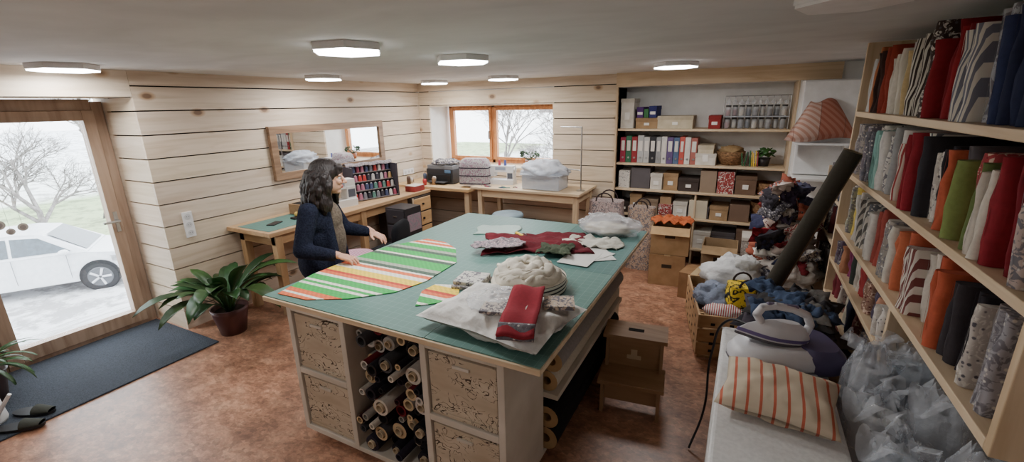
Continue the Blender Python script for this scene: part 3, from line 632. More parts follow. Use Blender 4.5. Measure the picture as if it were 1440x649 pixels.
for z,hm in((.89,.27),(.58,.26),(.22,.32)):
    x=-1.34; it=[]
    while x<.1:
        w=rnd(.12,.26); h=rnd(.12,hm-.02); it.append((x,min(x+w-.012,.38),h,random.choice([WB,BRN,CR,DK,WB,lin(120,96,80),lin(150,130,110),lin(96,90,92),RD]),random.choice([mCard,mCard,mPlain,mPrintW,mPlain]))); 
        if h<hm*.55 and rnd(0,1)<.7: it.append((x+.01,min(x+w-.03,.37),min(h+rnd(.05,.09),hm-.03),random.choice([WB,CR,DK,BRN]),mPlain))
        x+=w
    cont('storage_boxes',z,it)
o=MB('wicker_basket'); o.lathe((.26,5.6,.581),[(0,0),(.09,0),(.125,.12),(.135,.22),(.12,.22),(.08,.02)],mWick); o.done()
o=MB('wicker_basket'); o.lathe((.26,5.6,.891),[(0,0),(.1,0),(.125,.07),(.13,.13),(.115,.13),(.08,.02)],mWick,(.8,.8,.8,1)); o.done()
def cbox(x,y,z,w,d,h,col,rz=0,open_=True):
    o=MB('cardboard_box'); R=Matrix.Rotation(rz,3,'Z'); t=.008
    def bb(a,b,c,dd,e,f,m=mCard,cl=None):
        vs=[]
        for p in(a,b):
            for q in(c,dd):
                for r in(e,f): vs.append(Vector((x,y,z))+R@Vector((p,q,r)))
        o.add(vs,[(0,1,3,2),(4,6,7,5),(0,4,5,1),(2,3,7,6),(0,2,6,4),(1,5,7,3)],m,cl or col)
    bb(-w/2,w/2,-d/2,d/2,0,t); bb(-w/2,-w/2+t,-d/2,d/2,t,h);bb(w/2-t,w/2,-d/2,d/2,t,h);bb(-w/2+t,w/2-t,-d/2,-d/2+t,t,h);bb(-w/2+t,w/2-t,d/2-t,d/2,t,h)
    if open_:
        for sg in(-1,1):
            vs=[Vector((x,y,z))+R@Vector(p) for p in((-w/2,sg*d/2,h),(w/2,sg*d/2,h),(w/2,sg*(d/2+.1),h-.06),(-w/2,sg*(d/2+.1),h-.06))]
            o.add(vs,[(0,1,2,3)],mCard,col)
    else: bb(-w/2,w/2,-d/2,d/2,h,h+t); bb(-.03,.03,-d/2-.001,d/2+.001,h+.001,h+t+.002,mPlain,lin(196,170,130))
    bb(-.05,.05,-d/2-.002,-d/2,h*.6,h*.72,mPlain,lin(60,50,40))
    o.done()
cbox(-.62,4.85,0,.36,.34,.33,lin(174,140,104),.1,False); cbox(-.60,4.87,.342,.38,.34,.30,lin(182,150,112),.05)
cbox(-.28,4.55,0,.28,.3,.26,lin(160,124,90),-.2,False)
sheet('orange_fabric',-.6,4.87,.4,.34,.2,mFold,lin(190,102,64),.07,4,z=.66)
cbox(-.12,5.1,0,.34,.34,.42,lin(176,148,114),0)
o=MB('gift_wrap_box'); o.box(.08,.38,4.98,5.25,0,.5,mPrintW,lin(170,160,150)); o.box(.075,.385,4.975,5.255,.5,.54,mCard,WB); o.done(bevel=.005)
o=MB('white_cupboard'); o.box(.43,.92,5.03,5.29,1.2,2.06,mWhiteP); o.box(.43,.92,5.0,5.03,1.21,2.05,mWhite); o.box(.43,.92,4.8,5.29,1.17,1.199,mWhiteP); o.done(bevel=.006)
o=MB('cushion_ledge'); o.box(.40,.86,4.76,4.995,1.50,1.515,mWhite); o.box(.42,.435,4.85,4.995,1.40,1.5,mWhite);o.box(.78,.795,4.85,4.995,1.40,1.5,mWhite); o.done()
o=MB('patchwork_cushion')
R=Euler((1.25,0,.15)).to_matrix()
def tri(u,v,sg):
    a=2*u-1;b=v; w=.27*(1-.72*b)+.02; e=max(0,(1-abs(a)**3))*max(0,1-abs(2*b-1)**3)
    return Vector((.60,4.86,1.54))+R@Vector((a*w,b*.36+.02*math.sin(a*3),sg*.075*e**.5))
m,nt,b=newmat('cushion_patchwork'); mPC=m
br=nd(nt,'ShaderNodeTexBrick'); br.offset=.5; br.inputs['Scale'].default_value=1; br.inputs['Brick Width'].default_value=.19; br.inputs['Row Height'].default_value=.5; br.inputs['Mortar Size'].default_value=.002
br.inputs['Color1'].default_value=lin(216,210,200); br.inputs['Color2'].default_value=lin(160,88,64); br.inputs['Mortar'].default_value=lin(120,90,80)
wv=nd(nt,'ShaderNodeTexWave',bands_direction='DIAGONAL'); wv.inputs['Scale'].default_value=9; v=coords(nt); nt.links.new(v,br.inputs['Vector']); nt.links.new(v,wv.inputs['Vector'])
nt.links.new(mix(nt,br.outputs['Color'],ramp(nt,wv.outputs['Fac'],[(.55,W1),(.6,(.75,.5,.4,1))]),.8,'MULTIPLY'),b.inputs['Base Color']); b.inputs['Roughness'].default_value=.9
o.grid(lambda u,v:tri(u,v,1),20,20,mPC); o.grid(lambda u,v:tri(u,v,-1),20,20,mPC); o.done(merge=True)
# ------------------------------------------------------------------ right wall shelves with bolts
SH=empty('fabric_shelf')
o=MB('boards'); XF=.60
for z in(1.09,1.445,1.815): o.box(XF,XR-.002,1.33,3.55,z-.03,z,mWoodY)
o.box(XF,XR-.002,3.55,3.58,.0,2.215,mWoodZ); o.box(XF,XR-.002,1.30,1.33,1.06,2.215,mWoodZ)
for z in(.30,.62,.86): o.box(XF,XR-.002,2.2,3.55,z-.025,z,mWoodY)
o.box(XF,XR-.002,2.17,2.2,0,1.06,mWoodZ)
o.done(bevel=.003,parent=SH)
o=MB('far_rack'); 
for z in(.5,.85,1.15): o.box(.66,XR-.002,3.62,4.6,z-.02,z,mWoodY)
for y in(3.62,4.6): o.box(.66,XR-.002,y,y+.02,0,1.35,mWoodZ)
o.done(parent=SH)
def bolt(o,y,w,h,z,m,col,xf,xb=.95,lean=0):
    r=w/2; poly=[(xb,y),(xb,y+w)]
    for i in range(7):
        a=math.pi/2+math.pi*i/6; poly.append((xf+r+r*math.cos(a),y+r+r*math.sin(a)))
    n=len(poly); vs=[];K=5
    for k in range(K+1):
        t=k/K
        for (px,py) in poly: 
            cc=y+w/2; s=1 if t<.95 else .8
            vs.append((px+.016*noise.noise(Vector((py*30,t*3,1))),cc+(py-cc)*s+lean*t+.006*noise.noise(Vector((py*9,t*4,5))),z+h*t))
    o.add(vs,[(j*n+i,j*n+(i+1)%n,(j+1)*n+(i+1)%n,(j+1)*n+i) for j in range(K) for i in range(n)],m,col,True)
    o.add(vs,[tuple(range(K*n,K*n+n))],m,col)
    o.add([(xf-.001,cc-.001,z),(xf-.001,cc+.001,z),(xf-.001,cc+.001+lean,z+h*.98),(xf-.001,cc-.001+lean,z+h*.98)],[(0,1,2,3)],m,tuple(q*.5 for q in col[:3])+(1,))
def row(z,hm,y0,y1,cols,xf=XF+.03,xb=.95,lm=.03,hv=.78):
    o=MB('fabric_bolts'); y=y1; lean=0; N=len(cols); w0=(y1-y0-.07)/N
    ws=[rnd(.55,1.45) for _ in cols]; sc_=N/sum(ws)
    for i,(col,m) in enumerate(cols):
        w=w0*ws[i]*sc_
        if (i//4)%3==1: lean=min(lean+.014,lm)
        else: lean=max(lean-.012,0)
        y-=w; h=hm*rnd(hv,1); xo=rnd(-.025,.03)
        if w>.075:
            bolt(o,y,w/2-.002,h,z+.001,m,col,xf+xo,xb=xb,lean=lean); bolt(o,y+w/2,w/2-.003,h*rnd(.92,1),z+.001,m,tuple(q*.9 for q in col[:3])+(1,),xf+xo+rnd(-.01,.01),xb=xb,lean=lean)
        else: bolt(o,y,w-.004,h,z+.001,m,col,xf+xo,xb=xb,lean=lean)
    o.done()
def f(r,g,b,m=None):
    g_=(r+g+b)/3; k=.86; return (lin(g_+(r-g_)*k,g_+(g-g_)*k,g_+(b-g_)*k),m or mFab)
top=[f(200,200,198),f(190,184,174),f(186,106,64),f(66,46,42),f(160,60,44),f(212,204,190),f(204,196,180,mStrA),f(196,170,120),f(210,204,196),f(60,44,40,mStrA),f(206,198,186,mPrintW),f(60,44,40,mPrintW),f(140,28,36),f(128,24,32),f(150,32,38),f(134,26,34),f(118,24,32),f(110,110,124,mStrA),f(165,165,171,mPrintG),f(50,58,94),f(44,50,80),f(40,46,72),f(120,124,130),f(140,142,80),f(96,102,60)]
row(1.815,.36,1.36,3.50,top,lm=.07)
mid=[f(150,140,140,mPrintG),f(160,150,140,mPrintG),f(180,170,160,mPrintW),f(120,110,120,mPrintG),f(176,160,150,mPrintG),f(90,90,100,mPrintG),f(180,176,166,mPrintW),f(128,176,166),f(146,190,180),f(206,202,196),f(194,188,180,mPrintG),f(150,150,150),f(166,42,44),f(200,196,188),f(160,50,50,mStrA),f(200,94,56),f(186,70,48),f(150,34,44),f(90,90,96,mStrA),f(56,54,60),f(190,180,170,mPrintW),f(46,44,50),f(196,90,60),f(96,88,94),f(124,138,72),f(170,50,56,mPrintR),f(96,112,60),f(206,196,182),f(150,36,46),f(170,60,60,mPrintR),f(130,30,40),f(180,160,150,mPrintG)]
row(1.445,.32,1.36,3.50,mid,lm=.06)
low=[f(160,150,140,mPrintG),f(180,170,160,mPrintW),f(150,150,130,mPrintG),f(206,180,80),f(190,150,74),f(206,202,194),f(190,184,176),f(110,106,100,mStrA),f(90,90,94,mPrintW),f(170,160,150,mPrintW),f(198,192,182),f(160,70,60),f(206,202,190),f(150,140,130,mPrintG),f(196,188,174),f(200,104,68),f(206,198,184),f(196,92,62),f(120,60,56,mStrA),f(206,196,182),f(190,82,54),f(196,88,58),f(60,54,58),f(50,46,52),f(180,170,160,mPrintW),f(120,110,106),f(150,146,150,mPrintG)]
row(1.09,.29,1.36,3.50,low,lm=.05)
row(.86,.18,2.22,3.5,[f(150,64,68,mPrintR),f(90,70,90,mPrintG),f(60,60,80),f(180,120,86),f(150,64,104),f(60,66,60),f(190,180,166),f(170,60,60),f(120,110,106,mPrintG),f(196,186,176),f(150,110,90,mPrintR),f(90,80,100),f(196,140,110),f(200,190,180,mPrintW)])
row(.62,.2,2.22,3.5,[f(120,44,52),f(90,70,90,mPrintG),f(180,170,160,mPrintW),f(140,60,54),f(60,66,60),f(190,180,160),f(60,60,80),f(150,90,80,mPrintR),f(96,90,96),f(170,150,130,mPrintG),f(80,50,60),f(190,184,176)])
row(.30,.26,2.22,3.5,[f(60,54,60),f(150,140,130,mPrintG),f(180,174,166),f(110,60,60)]*3)
for z in(.5,.85,1.15): row(z,.26,3.66,4.56,[f(90,80,86,mPrintG),f(60,60,90),f(110,104,104,mPrintW),f(100,44,46),f(120,110,104),f(60,64,74),f(70,70,80),f(150,140,130,mPrintG),f(60,56,60),f(90,90,100),f(130,120,116)],xf=.69)
# ------------------------------------------------------------------ heap of folded fabrics at right rear
random.seed(5)
o=MB('clothes_pile')
cc=[lin(140,50,58),lin(62,64,90),lin(200,184,176),lin(150,66,64),lin(88,88,110),lin(210,202,194),lin(170,96,76),lin(70,60,80),lin(60,56,62),lin(150,40,50),lin(216,208,200),lin(190,150,140)]
for (x,y,z,r,k) in [(.42,4.3,.25,.22,0),(.45,4.45,.55,.17,1),(.42,4.2,.72,.17,2),(.45,4.5,.85,.17,3),(.40,4.25,.9,.13,5),(.46,4.4,1.02,.12,4),(.44,4.1,.5,.2,5),(.3,4.35,.62,.16,6)]:
    o.ell((x,y,z),(r,r*.9,r*.7),mFold,cc[k],ns=.4,nf=2.5,seed=int(z*100),nu=36,nv=20,zmin=.002)
for i in range(75):
    t=rnd(0,1); z=.34+.86*t; x=rnd(.22,.56); y=rnd(3.95,4.2)+.2*t; m=random.choice([mFold,mFold,mFold,mPrintR,mPrintG,mStrA])
    o.pillow((x,y,z),rnd(.14,.26),rnd(.1,.2),rnd(.015,.03),m,random.choice(cc),R=Euler((rnd(-1.3,1.3),rnd(-1,1),rnd(0,3))).to_matrix(),wr=.05,seed=i,n=10)
o.done()
CRT=empty('wooden_crate')
o=MB('slats'); Tc=Matrix.Translation((-.02,3.78,0))@Matrix.Rotation(.2,4,'Z')
wc=(.82,.68,.54,1)
for i in range(3):
    z=.03+i*.115; 
    tb(o,Tc,-.24,-.225,-.42,.42,z,z+.1,mWoodY,wc);tb(o,Tc,.225,.24,-.42,.42,z,z+.1,mWoodY,wc);tb(o,Tc,-.225,.225,-.42,-.405,z,z+.1,mWoodX,wc);tb(o,Tc,-.225,.225,.405,.42,z,z+.1,mWoodX,wc)
tb(o,Tc,-.225,.225,-.405,.405,0,.02,mWoodY,wc)
for a in(-.225,.2):
    for c in(-.405,.38): tb(o,Tc,a,a+.025,c,c+.025,.02,.37,mWoodZ,wc)
for y in(-.3,-.14,.02,.18,.32): 
    for z in(.06,.12,.2,.28): tb(o,Tc,-.2415,-.24,y,y+.03,z,z+.022,mDark)
for x in(-.15,-.02,.12):
    for z in(.06,.12,.2,.28): tb(o,Tc,x,x+.03,-.4215,-.42,z,z+.022,mDark)
o.done(parent=CRT,bevel=.003)
o=MB('blue_grey_cloth'); o.ell((-.08,3.68,.37),(.15,.16,.1),mFold,lin(136,144,162),ns=.35,seed=3,nu=34,nv=20); o.done()
o=MB('white_sack'); o.ell((.02,4.05,.45),(.22,.2,.15),mFold,lin(216,216,216),ns=.3,nf=2,seed=6,nu=36,nv=22); o.ell((.12,3.98,.58),(.1,.06,.07),mFold,lin(216,216,214),ns=.4,seed=8); o.done()
bag('yellow_black_tote',.12,3.62,.36,.26,.2,.18,mPrintY,lin(222,190,50),rz=.3)
o=MB('striped_cloth_scraps'); o.ell((-.0,3.45,.36),(.14,.08,.05),stripes('red_white_ticking','X',20,lin(210,205,198),lin(160,60,60),.4),ns=.3,seed=2); o.done()
o=MB('dark_fabric_roll'); 
o.tube((.13,3.12,.40),(.525,3.0,1.62),.046,.03,mFab,lin(70,66,58),24,mCard,lin(170,150,124)); o.done()
o=MB('brown_paper_roll'); o.tube((.20,3.13,.50),(.555,3.04,1.60),.025,.018,mFab,lin(124,104,82),20,mCard,lin(170,150,124)); o.done()
o=MB('folded_dark_clothes')
for i in range(7): o.pillow((.32+rnd(-.04,.04),2.66+rnd(-.03,.03),.585+i*.036),.42,.44,.03,mFold,[lin(50,48,52),lin(80,70,72),lin(54,60,68),lin(100,94,90),lin(50,48,54),lin(76,70,78),lin(62,60,60)][i],R=Matrix.Rotation(rnd(-.3,.3),3,'Z'),wr=.03,seed=i)
for i in range(9): o.pillow((.32+rnd(-.16,.16),2.66+rnd(-.18,.18),.835),.2,.16,.02,mFold,random.choice([lin(60,58,62),lin(86,76,76),lin(110,106,102),lin(70,84,110)]),R=Euler((rnd(-.3,.3),rnd(-.3,.3),rnd(0,3))).to_matrix(),wr=.04,seed=i,n=14)
o.done()
cbox(.33,2.7,0,.44,.42,.54,lin(140,114,88),.05,False)
# ------------------------------------------------------------------ ironing table
IT=empty('ironing_table')
o=MB('padded_top'); o.box(.0,.41,.95,2.3,.76,.80,mFab,lin(222,221,219)); o.done(bevel=.015,seg=3,parent=IT)
o=MB('sheet_skirt')
def sk(u,v):
    L=1.35+.41; s=u*L
    if s<1.35: x,y=.0,.95+s; nx=-1
    else: x,y=s-1.35,2.3; nx=0
    a=.01*math.sin(s*28)*v; return Vector((x+nx*a,y+(a if not nx else 0),.79-v*.6))
o.grid(sk,90,8,mFab,lin(218,217,214)); o.done(solid=.004,parent=IT)
o=MB('legs')
for x in(.06,.35):
    for y in(1.02,2.2): o.box(x-.02,x+.02,y-.02,y+.02,0,.76,mWoodZ)
o.done(parent=IT)
IR=empty('steam_iron_station'); ix,iy,iz=.215,2.02,.80; ang=math.radians(200)
Ti=Matrix.Translation((ix,iy,iz))@Matrix.Rotation(ang,4,'Z')
def outl(L,Wd,p=2.6,front=.6,n=32,x0=0):
    pts=[]
    for i in range(n):
        a=2*math.pi*i/n; cx,sx=math.cos(a),math.sin(a)
        w=Wd*(1-front*max(0,cx)**1.5)
        pts.append((x0+L*math.copysign(abs(cx)**(2/p),cx),w*math.copysign(abs(sx)**(2/p),sx)))
    return pts
def secs(T,levels): return [[T@Vector((x*k+dx_,y*k,z)) for x,y in base] for base,k,z,dx_ in levels]
mGreyW=simple('grey_white_plastic',lin(216,216,219),lin(208,208,212),rough=.35,bump=0)
b0=outl(.195,.12,3,.25)
o=MB('station_body'); o.loft(secs(Ti,[(b0,.92,0,0),(b0,1,.02,0),(b0,1,.06,0),(b0,.9,.095,-.01),(b0,.7,.11,-.02)]),mGreyW); 
o.loft(secs(Ti,[(b0,1.005,.025,0),(b0,1.005,.035,0)]),mPlain,lin(120,118,128),caps=False); o.done(parent=IR)
b1=outl(.085,.118,3,0)
o=MB('water_tank'); o.loft(secs(Ti,[(b1,.9,.012,-.15),(b1,1.04,.03,-.15),(b1,1.04,.09,-.15),(b1,.85,.12,-.14)]),mPlain,lin(80,72,104)); o.done(parent=IR)
b2=outl(.15,.062,2.2,.85)
Tr=Ti@Matrix.Translation((.03,0,.118))@Matrix.Rotation(math.radians(-8),4,'Y')
o=MB('iron_soleplate'); o.loft(secs(Tr,[(b2,.98,0,0),(b2,1.02,.004,0),(b2,1.02,.012,0)]),mPlain,lin(90,88,96)); o.done(parent=IR)
o=MB('iron_body'); o.loft(secs(Tr,[(b2,.98,.012,0),(b2,.96,.03,-.004),(b2,.82,.055,-.012),(b2,.6,.075,-.025),(b2,.35,.088,-.04)]),mGreyW)
o.loft(secs(Tr,[(b2,.985,.018,.001),(b2,.975,.032,-.002)]),mPlain,lin(110,96,146)); 
pts=[(.06,.07),(.085,.1),(.07,.135),(.02,.15),(-.05,.148),(-.11,.13),(-.135,.09),(-.125,.04)]
for (a,c),(d,e) in zip(pts,pts[1:]): o.cap(Tr@Vector((a,0,c)),Tr@Vector((d,0,e)),.016,.016,mGreyW,n=12)
o.cap(Tr@Vector((.05,0,.152)),Tr@Vector((-.06,0,.156)),.011,.011,mPlain,lin(120,112,140),12)
o.done(parent=IR)
cu=bpy.data.curves.new('cord','CURVE'); cu.dimensions='3D'; cu.bevel_depth=.006; sp_=cu.splines.new('BEZIER'); PP=[(.12,2.14,.9),(.02,2.24,.86),(-.04,2.34,.6),(-.05,2.38,.2),(-.1,2.3,.01)]
sp_.bezier_points.add(len(PP)-1)
for q,p in zip(sp_.bezier_points,PP): q.co=p; q.handle_left_type=q.handle_right_type='AUTO'
ob=bpy.data.objects.new('steam_hose',cu); bpy.context.collection.objects.link(ob); cu.materials.append(mBlack); ob.parent=IR
o=MB('striped_cushion'); o.pillow((.205,1.69,.86),.38,.3,.06,mCush,R=Matrix.Rotation(-.12,3,'Z')@Euler((.12,0,0)).to_matrix(),wr=.012,n=30); o.done(merge=True)
# glossy clear-plastic wrapped rolls
o=MB('plastic_wrapped_rolls')
for j,(x,y,r,h) in enumerate(((.51,1.93,.075,1.0),(.50,1.74,.085,.92),(.52,1.54,.075,.9),(.68,1.75,.09,.98),(.70,1.5,.09,.94),(.66,1.98,.08,1.0),(.52,1.33,.08,.86))):
    o.tube((x,y,.005),(x+rnd(-.01,.01),y,h-.08),r*.78,r*.3,mFab,[lin(196,200,206),lin(206,206,204),lin(180,190,200)][j%3],20)
    K=26; rings=[]
    for k in range(K+1):
        t=k/K; z=h*t; ring=[]
        for i in range(44):
            a=2*math.pi*i/44; q=r*(1.04+.16*noise.noise(Vector((math.cos(a)*2+x*9,math.sin(a)*2+y*9,z*9)))+.16*abs(noise.noise(Vector((math.cos(a)*5+j,math.sin(a)*5,z*22)))))
            if t>.86: q*=1-.55*((t-.86)/.14)**1.2
            zz=z+.002+(.05*noise.noise(Vector((math.cos(a)*3,math.sin(a)*3,j*3.3))) if t>.8 else 0)
            ring.append(Vector((x+q*math.cos(a),y+q*math.sin(a),zz)))
        rings.append(ring)
    o.loft(rings,mBubble,caps=False)
    # loose film ends
    for e in range(3):
        a0=rnd(0,6.28)
        o.grid(lambda u,v,a0=a0,x=x,y=y,h=h,r=r,e=e:Vector((x+(r*.4+.07*v)*math.cos(a0+u*1.6)+.015*math.sin(v*9+u*7),y+(r*.4+.07*v)*math.sin(a0+u*1.6),h-.02+.05*v*math.cos(u*5+e)+.02*math.sin(u*11))),10,8,mBubble)
o.done()
# ------------------------------------------------------------------ step stool
o=MB('wooden_step_stool'); Ts=Matrix.Translation((-.5,2.66,0))@Matrix.Rotation(.12,4,'Z'); sc=(.52,.39,.3,1)
tb(o,Ts,-.2,.2,-.04,.18,.42,.445,mWoodX,sc); tb(o,Ts,-.2,.2,-.24,-.0,.2,.225,mWoodX,sc)
for x in(-.18,.16):
    pr=[(-.24,0),(-.17,0),(-.1,.08),(.06,.08),(.12,0),(.2,0),(.17,.42),(-.03,.42),(-.06,.2),(-.23,.2)]
    n=len(pr); vs=[Ts@Vector((x,p[0],p[1])) for p in pr]+[Ts@Vector((x+.02,p[0],p[1])) for p in pr]
    o.add(vs,[(i,(i+1)%n,n+(i+1)%n,n+i) for i in range(n)]+[tuple(range(n)),tuple(range(2*n-1,n-1,-1))],mWoodZ,sc)
tb(o,Ts,-.16,.16,-.02,.0,.225,.42,mWoodX,sc); tb(o,Ts,-.16,.16,-.2,-.18,.08,.2,mWoodX,sc)
tb(o,Ts,-.05,.05,.05,.09,.4455,.4465,mDark); tb(o,Ts,-.045,.045,-.0215,-.02,.28,.31,mPlain,lin(204,180,146)); tb(o,Ts,-.02,.02,-.0215,-.02,.3,.35,mPlain,lin(204,180,146))
o.done(bevel=.004)
# ------------------------------------------------------------------ plants
def leafmesh(o,base,yaw,L,droop,w,up,col):
    n=10; d=Vector((math.cos(yaw),math.sin(yaw),0)); s=Vector((-d.y,d.x,0)); p=Vector(base); th=up
    vs=[]
    for i in range(n+1):
        t=i/n; ww=w*(.12 if t<.35 else math.sin((t-.35)/.65*math.pi)**.7 if t<1 else 0)/2+.002
        vs+=[p-s*ww+Vector((0,0,ww*.4)),p.copy(),p+s*ww+Vector((0,0,ww*.4))]
        th-=droop/n; p=p+(d*math.cos(th)+Vector((0,0,math.sin(th))))*(L/n)
        if p.z<.03: p.z=.03
        if p.x<-4.28 and base[0]>-4.2: p.x=-4.28
    fs=[]
    for i in range(n): 
        for k in(0,1): fs.append((i*3+k,i*3+k+1,(i+1)*3+k+1,(i+1)*3+k))
    o.add(vs,fs,mLeaf,col,True)
random.seed(3)
px,py=-3.9,2.04
o=MB('potted_peace_lily'); o.lathe((px,py,0),[(0,0),(.1,0),(.14,.2),(.15,.24),(.135,.24),(.125,.2),(0,.2)],mPlain,lin(90,56,54)); o.cyl((px,py,.19),(px,py,.205),.125,.125,mSoil)
for i in range(42):
    a=rnd(0,6.28); L=rnd(.45,.84)
    if math.cos(a)<-.3: L=min(L,.5)
    leafmesh(o,(px+.03*math.cos(a),py+.03*math.sin(a),.2),a,L,rnd(.8,2.2),rnd(.09,.13),rnd(1.2,1.55),(rnd(.7,1.2),rnd(.8,1.2),rnd(.7,1),1))
o.done(solid=.0015)
px,py=-4.42,.66
o=MB('potted_spider_plant'); o.lathe((px,py,.012),[(0,0),(.1,0),(.13,.2),(.14,.22),(.125,.22),(0,.19)],mPlain,lin(80,60,56)); 
for i in range(60):
    a=rnd(0,6.28); leafmesh(o,(px,py,.2),a,rnd(.26,.42),rnd(1.5,2.4),.02,rnd(1.1,1.5),(rnd(1.2,1.8),rnd(1.2,1.7),rnd(1.2,1.6),1))
o.done(solid=.001)
o=MB('slippers')
for dxx,dy,rz in((0,0,.5),(.12,-.1,.7)):
    Tm=Matrix.Translation((-3.98+dxx,.76+dy,.013))@Matrix.Rotation(rz,4,'Z'); ob_=outl(.13,.045,2.2,-.1)
    o.loft(secs(Tm,[(ob_,1,0,0),(ob_,1,.018,0)]),mBlack); 
    o.loft([[Tm@Vector((.02+q*.09,.045*math.cos(a)*(1-.3*q),.018+.04*math.sin(a)*(1-.5*q))) for a in [math.pi*i/10 for i in range(11)]] for q in(0,.3,.6,.9,1.1)],mFab,lin(70,72,66),caps=False)
o.done()
o=MB('watering_can'); wx,wy_=-4.1,.58
o.lathe((wx,wy_,.012),[(0,0),(.09,0),(.095,.02),(.08,.17),(.06,.19),(.06,.2)],mWhite); o.cyl((wx+.06,wy_+.03,.06),(wx+.16,wy_+.1,.22),.014,.01,mWhite)
pts=[Vector((wx-.07,wy_,.18)),Vector((wx-.15,wy_,.2)),Vector((wx-.17,wy_,.12)),Vector((wx-.09,wy_,.06))]
for p,q in zip(pts,pts[1:]): o.cap(p,q,.01,.01,mWhite,n=8)
o.done()
# ------------------------------------------------------------------ woman
WM=empty('woman'); ox,oy=-2.65,2.10; F=Vector((.85,.527,0)).normalized(); L=Vector((-F.y,F.x,0)); Z=Vector((0,0,1))
def P_(f,l,z): return Vector((ox,oy,0))+F*f+L*l+Z*z
Rb=Matrix((F,L,Z)).transposed()
MB.RS=1.1
o=MB('trousers')
o.ell(P_(0,0,.84),(.11,.155,.12),mNavy,R=Rb)
for s in(-1,1):
    hp,kn,an=P_(0,s*.085,.82),P_(.02,s*.095,.46),P_(-.01,s*.1,.1)
    o.cap(hp,kn,.088,.062,mNavy);o.cap(kn,an,.06,.045,mNavy)
o.done(remesh=.011,smooth=4,parent=WM)
MB.RS=1
o=MB('shoes')
for s in(-1,1): o.ell(P_(.05,s*.1,.035),(.125,.045,.05),mBlack,R=Rb,zmin=.002); o.cap(P_(-.02,s*.1,.05),P_(-.015,s*.1,.11),.042,.044,mBlack)
o.done(remesh=.009,smooth=2,parent=WM)
MB.RS=1.14
o=MB('navy_cardigan')
o.ell(P_(-.02,0,.84),(.135,.175,.15),mNavy,R=Rb); o.ell(P_(-.01,0,1.02),(.115,.15,.15),mNavy,R=Rb); o.ell(P_(-.005,0,1.15),(.115,.16,.13),mNavy,R=Rb)
o.ell(P_(-.01,0,1.24),(.085,.155,.055),mNavy,R=Rb); o.cap(P_(.0,0,1.24),P_(.025,0,1.30),.07,.050,mNavy)
for s in(-1,1): o.cap(P_(.075,s*.085,1.2),P_(.11,s*.1,.8),.035,.04,mNavy)
shR,elR,wrR=P_(.0,-.175,1.235),P_(-.05,-.25,.99),P_(.16,-.30,.965)
shL,elL,wrL=P_(.01,.175,1.235),P_(.09,.245,1.01),P_(.27,.2,.985)
for sh,el,wr in((shR,elR,wrR),(shL,elL,wrL)): o.cap(sh,el,.058,.05,mNavy); o.cap(el,wr,.05,.036,mNavy)
o.done(remesh=.01,smooth=3,parent=WM)
MB.RS=1.08
o=MB('brown_sweater'); mBr=simple('brown_knit',lin(112,100,88),lin(88,76,66),rough=.95,ns=80,bump=.5)
o.ell(P_(.065,0,1.0),(.1,.075,.2),mBr,R=Rb); o.ell(P_(.07,0,1.15),(.085,.08,.12),mBr,R=Rb); o.cap(P_(.045,0,1.23),P_(.05,0,1.32),.055,.05,mBr)
o.done(remesh=.008,smooth=3,parent=WM)
MB.RS=1.06
H=Vector((.80,.60,-.1)).normalized(); Hl=Vector((-.60,.80,0)).normalized(); Hu=H.cross(Hl); Rh=Matrix((H,Hl,Hu)).transposed(); hc=P_(.105,0,1.44)
def Q(a,b,c): return hc+(H*a+Hl*b+Hu*c)*1.06
o=MB('head')
o.ell(Q(-.008,0,.025),(.092,.072,.088),mSkin,R=Rh); o.ell(Q(.03,0,-.035),(.055,.055,.07),mSkin,R=Rh); o.ell(Q(.058,0,-.088),(.022,.024,.018),mSkin,R=Rh)
o.cap(Q(-.02,0,-.05),P_(.045,0,1.27),.046,.05,mSkin)
o.cap(Q(.082,0,.012),Q(.106,0,-.022),.008,.012,mSkin); 
for s in(-1,1): o.ell(Q(.095,s*.011,-.026),(.009,.008,.007),mSkin,R=Rh); o.ell(Q(.068,s*.032,-.018),(.02,.02,.02),mSkin,R=Rh); o.ell(Q(.074,s*.03,.025),(.012,.022,.007),mSkin,R=Rh); o.ell(Q(-.01,s*.073,-.01),(.018,.008,.03),mSkin,R=Rh)
o.ell(Q(.083,0,-.05),(.008,.022,.006),mSkin,R=Rh);o.ell(Q(.08,0,-.061),(.008,.019,.006),mSkin,R=Rh)
o.done(remesh=.004,smooth=2,parent=WM)
o=MB('eyes_and_lips')
for s in(-1,1):
    o.ell(Q(.073,s*.03,.006),(.011,.013,.010),mWhite,R=Rh,nu=12,nv=8); o.ell(Q(.082,s*.03,.006),(.003,.006,.006),mBlack,R=Rh,nu=10,nv=6)
    o.cap(Q(.085,s*.018,.028),Q(.075,s*.045,.028),.003,.002,mHair,n=8); o.cap(Q(.084,s*.02,.013),Q(.075,s*.042,.012),.0025,.002,mHair,n=8)
o.ell(Q(.087,0,-.05),(.006,.021,.005),mPlain,lin(170,90,86),R=Rh,nu=12,nv=6);o.ell(Q(.085,0,-.06),(.006,.018,.0055),mPlain,lin(176,96,90),R=Rh,nu=12,nv=6)
o.done(parent=WM)
o=MB('hair')
o.ell(Q(-.025,0,.038),(.102,.092,.09),mHair,R=Rh)
o.ell(Q(.056,0,.07),(.034,.058,.028),mHair,R=Rh)
for k in range(9):
    s=(k-4)/4; o.cap(Q(.06,s*.045,.082),Q(.085-.018*abs(s),s*.056,.042-.015*abs(s)),.012,.006,mHair,n=8)
random.seed(9)
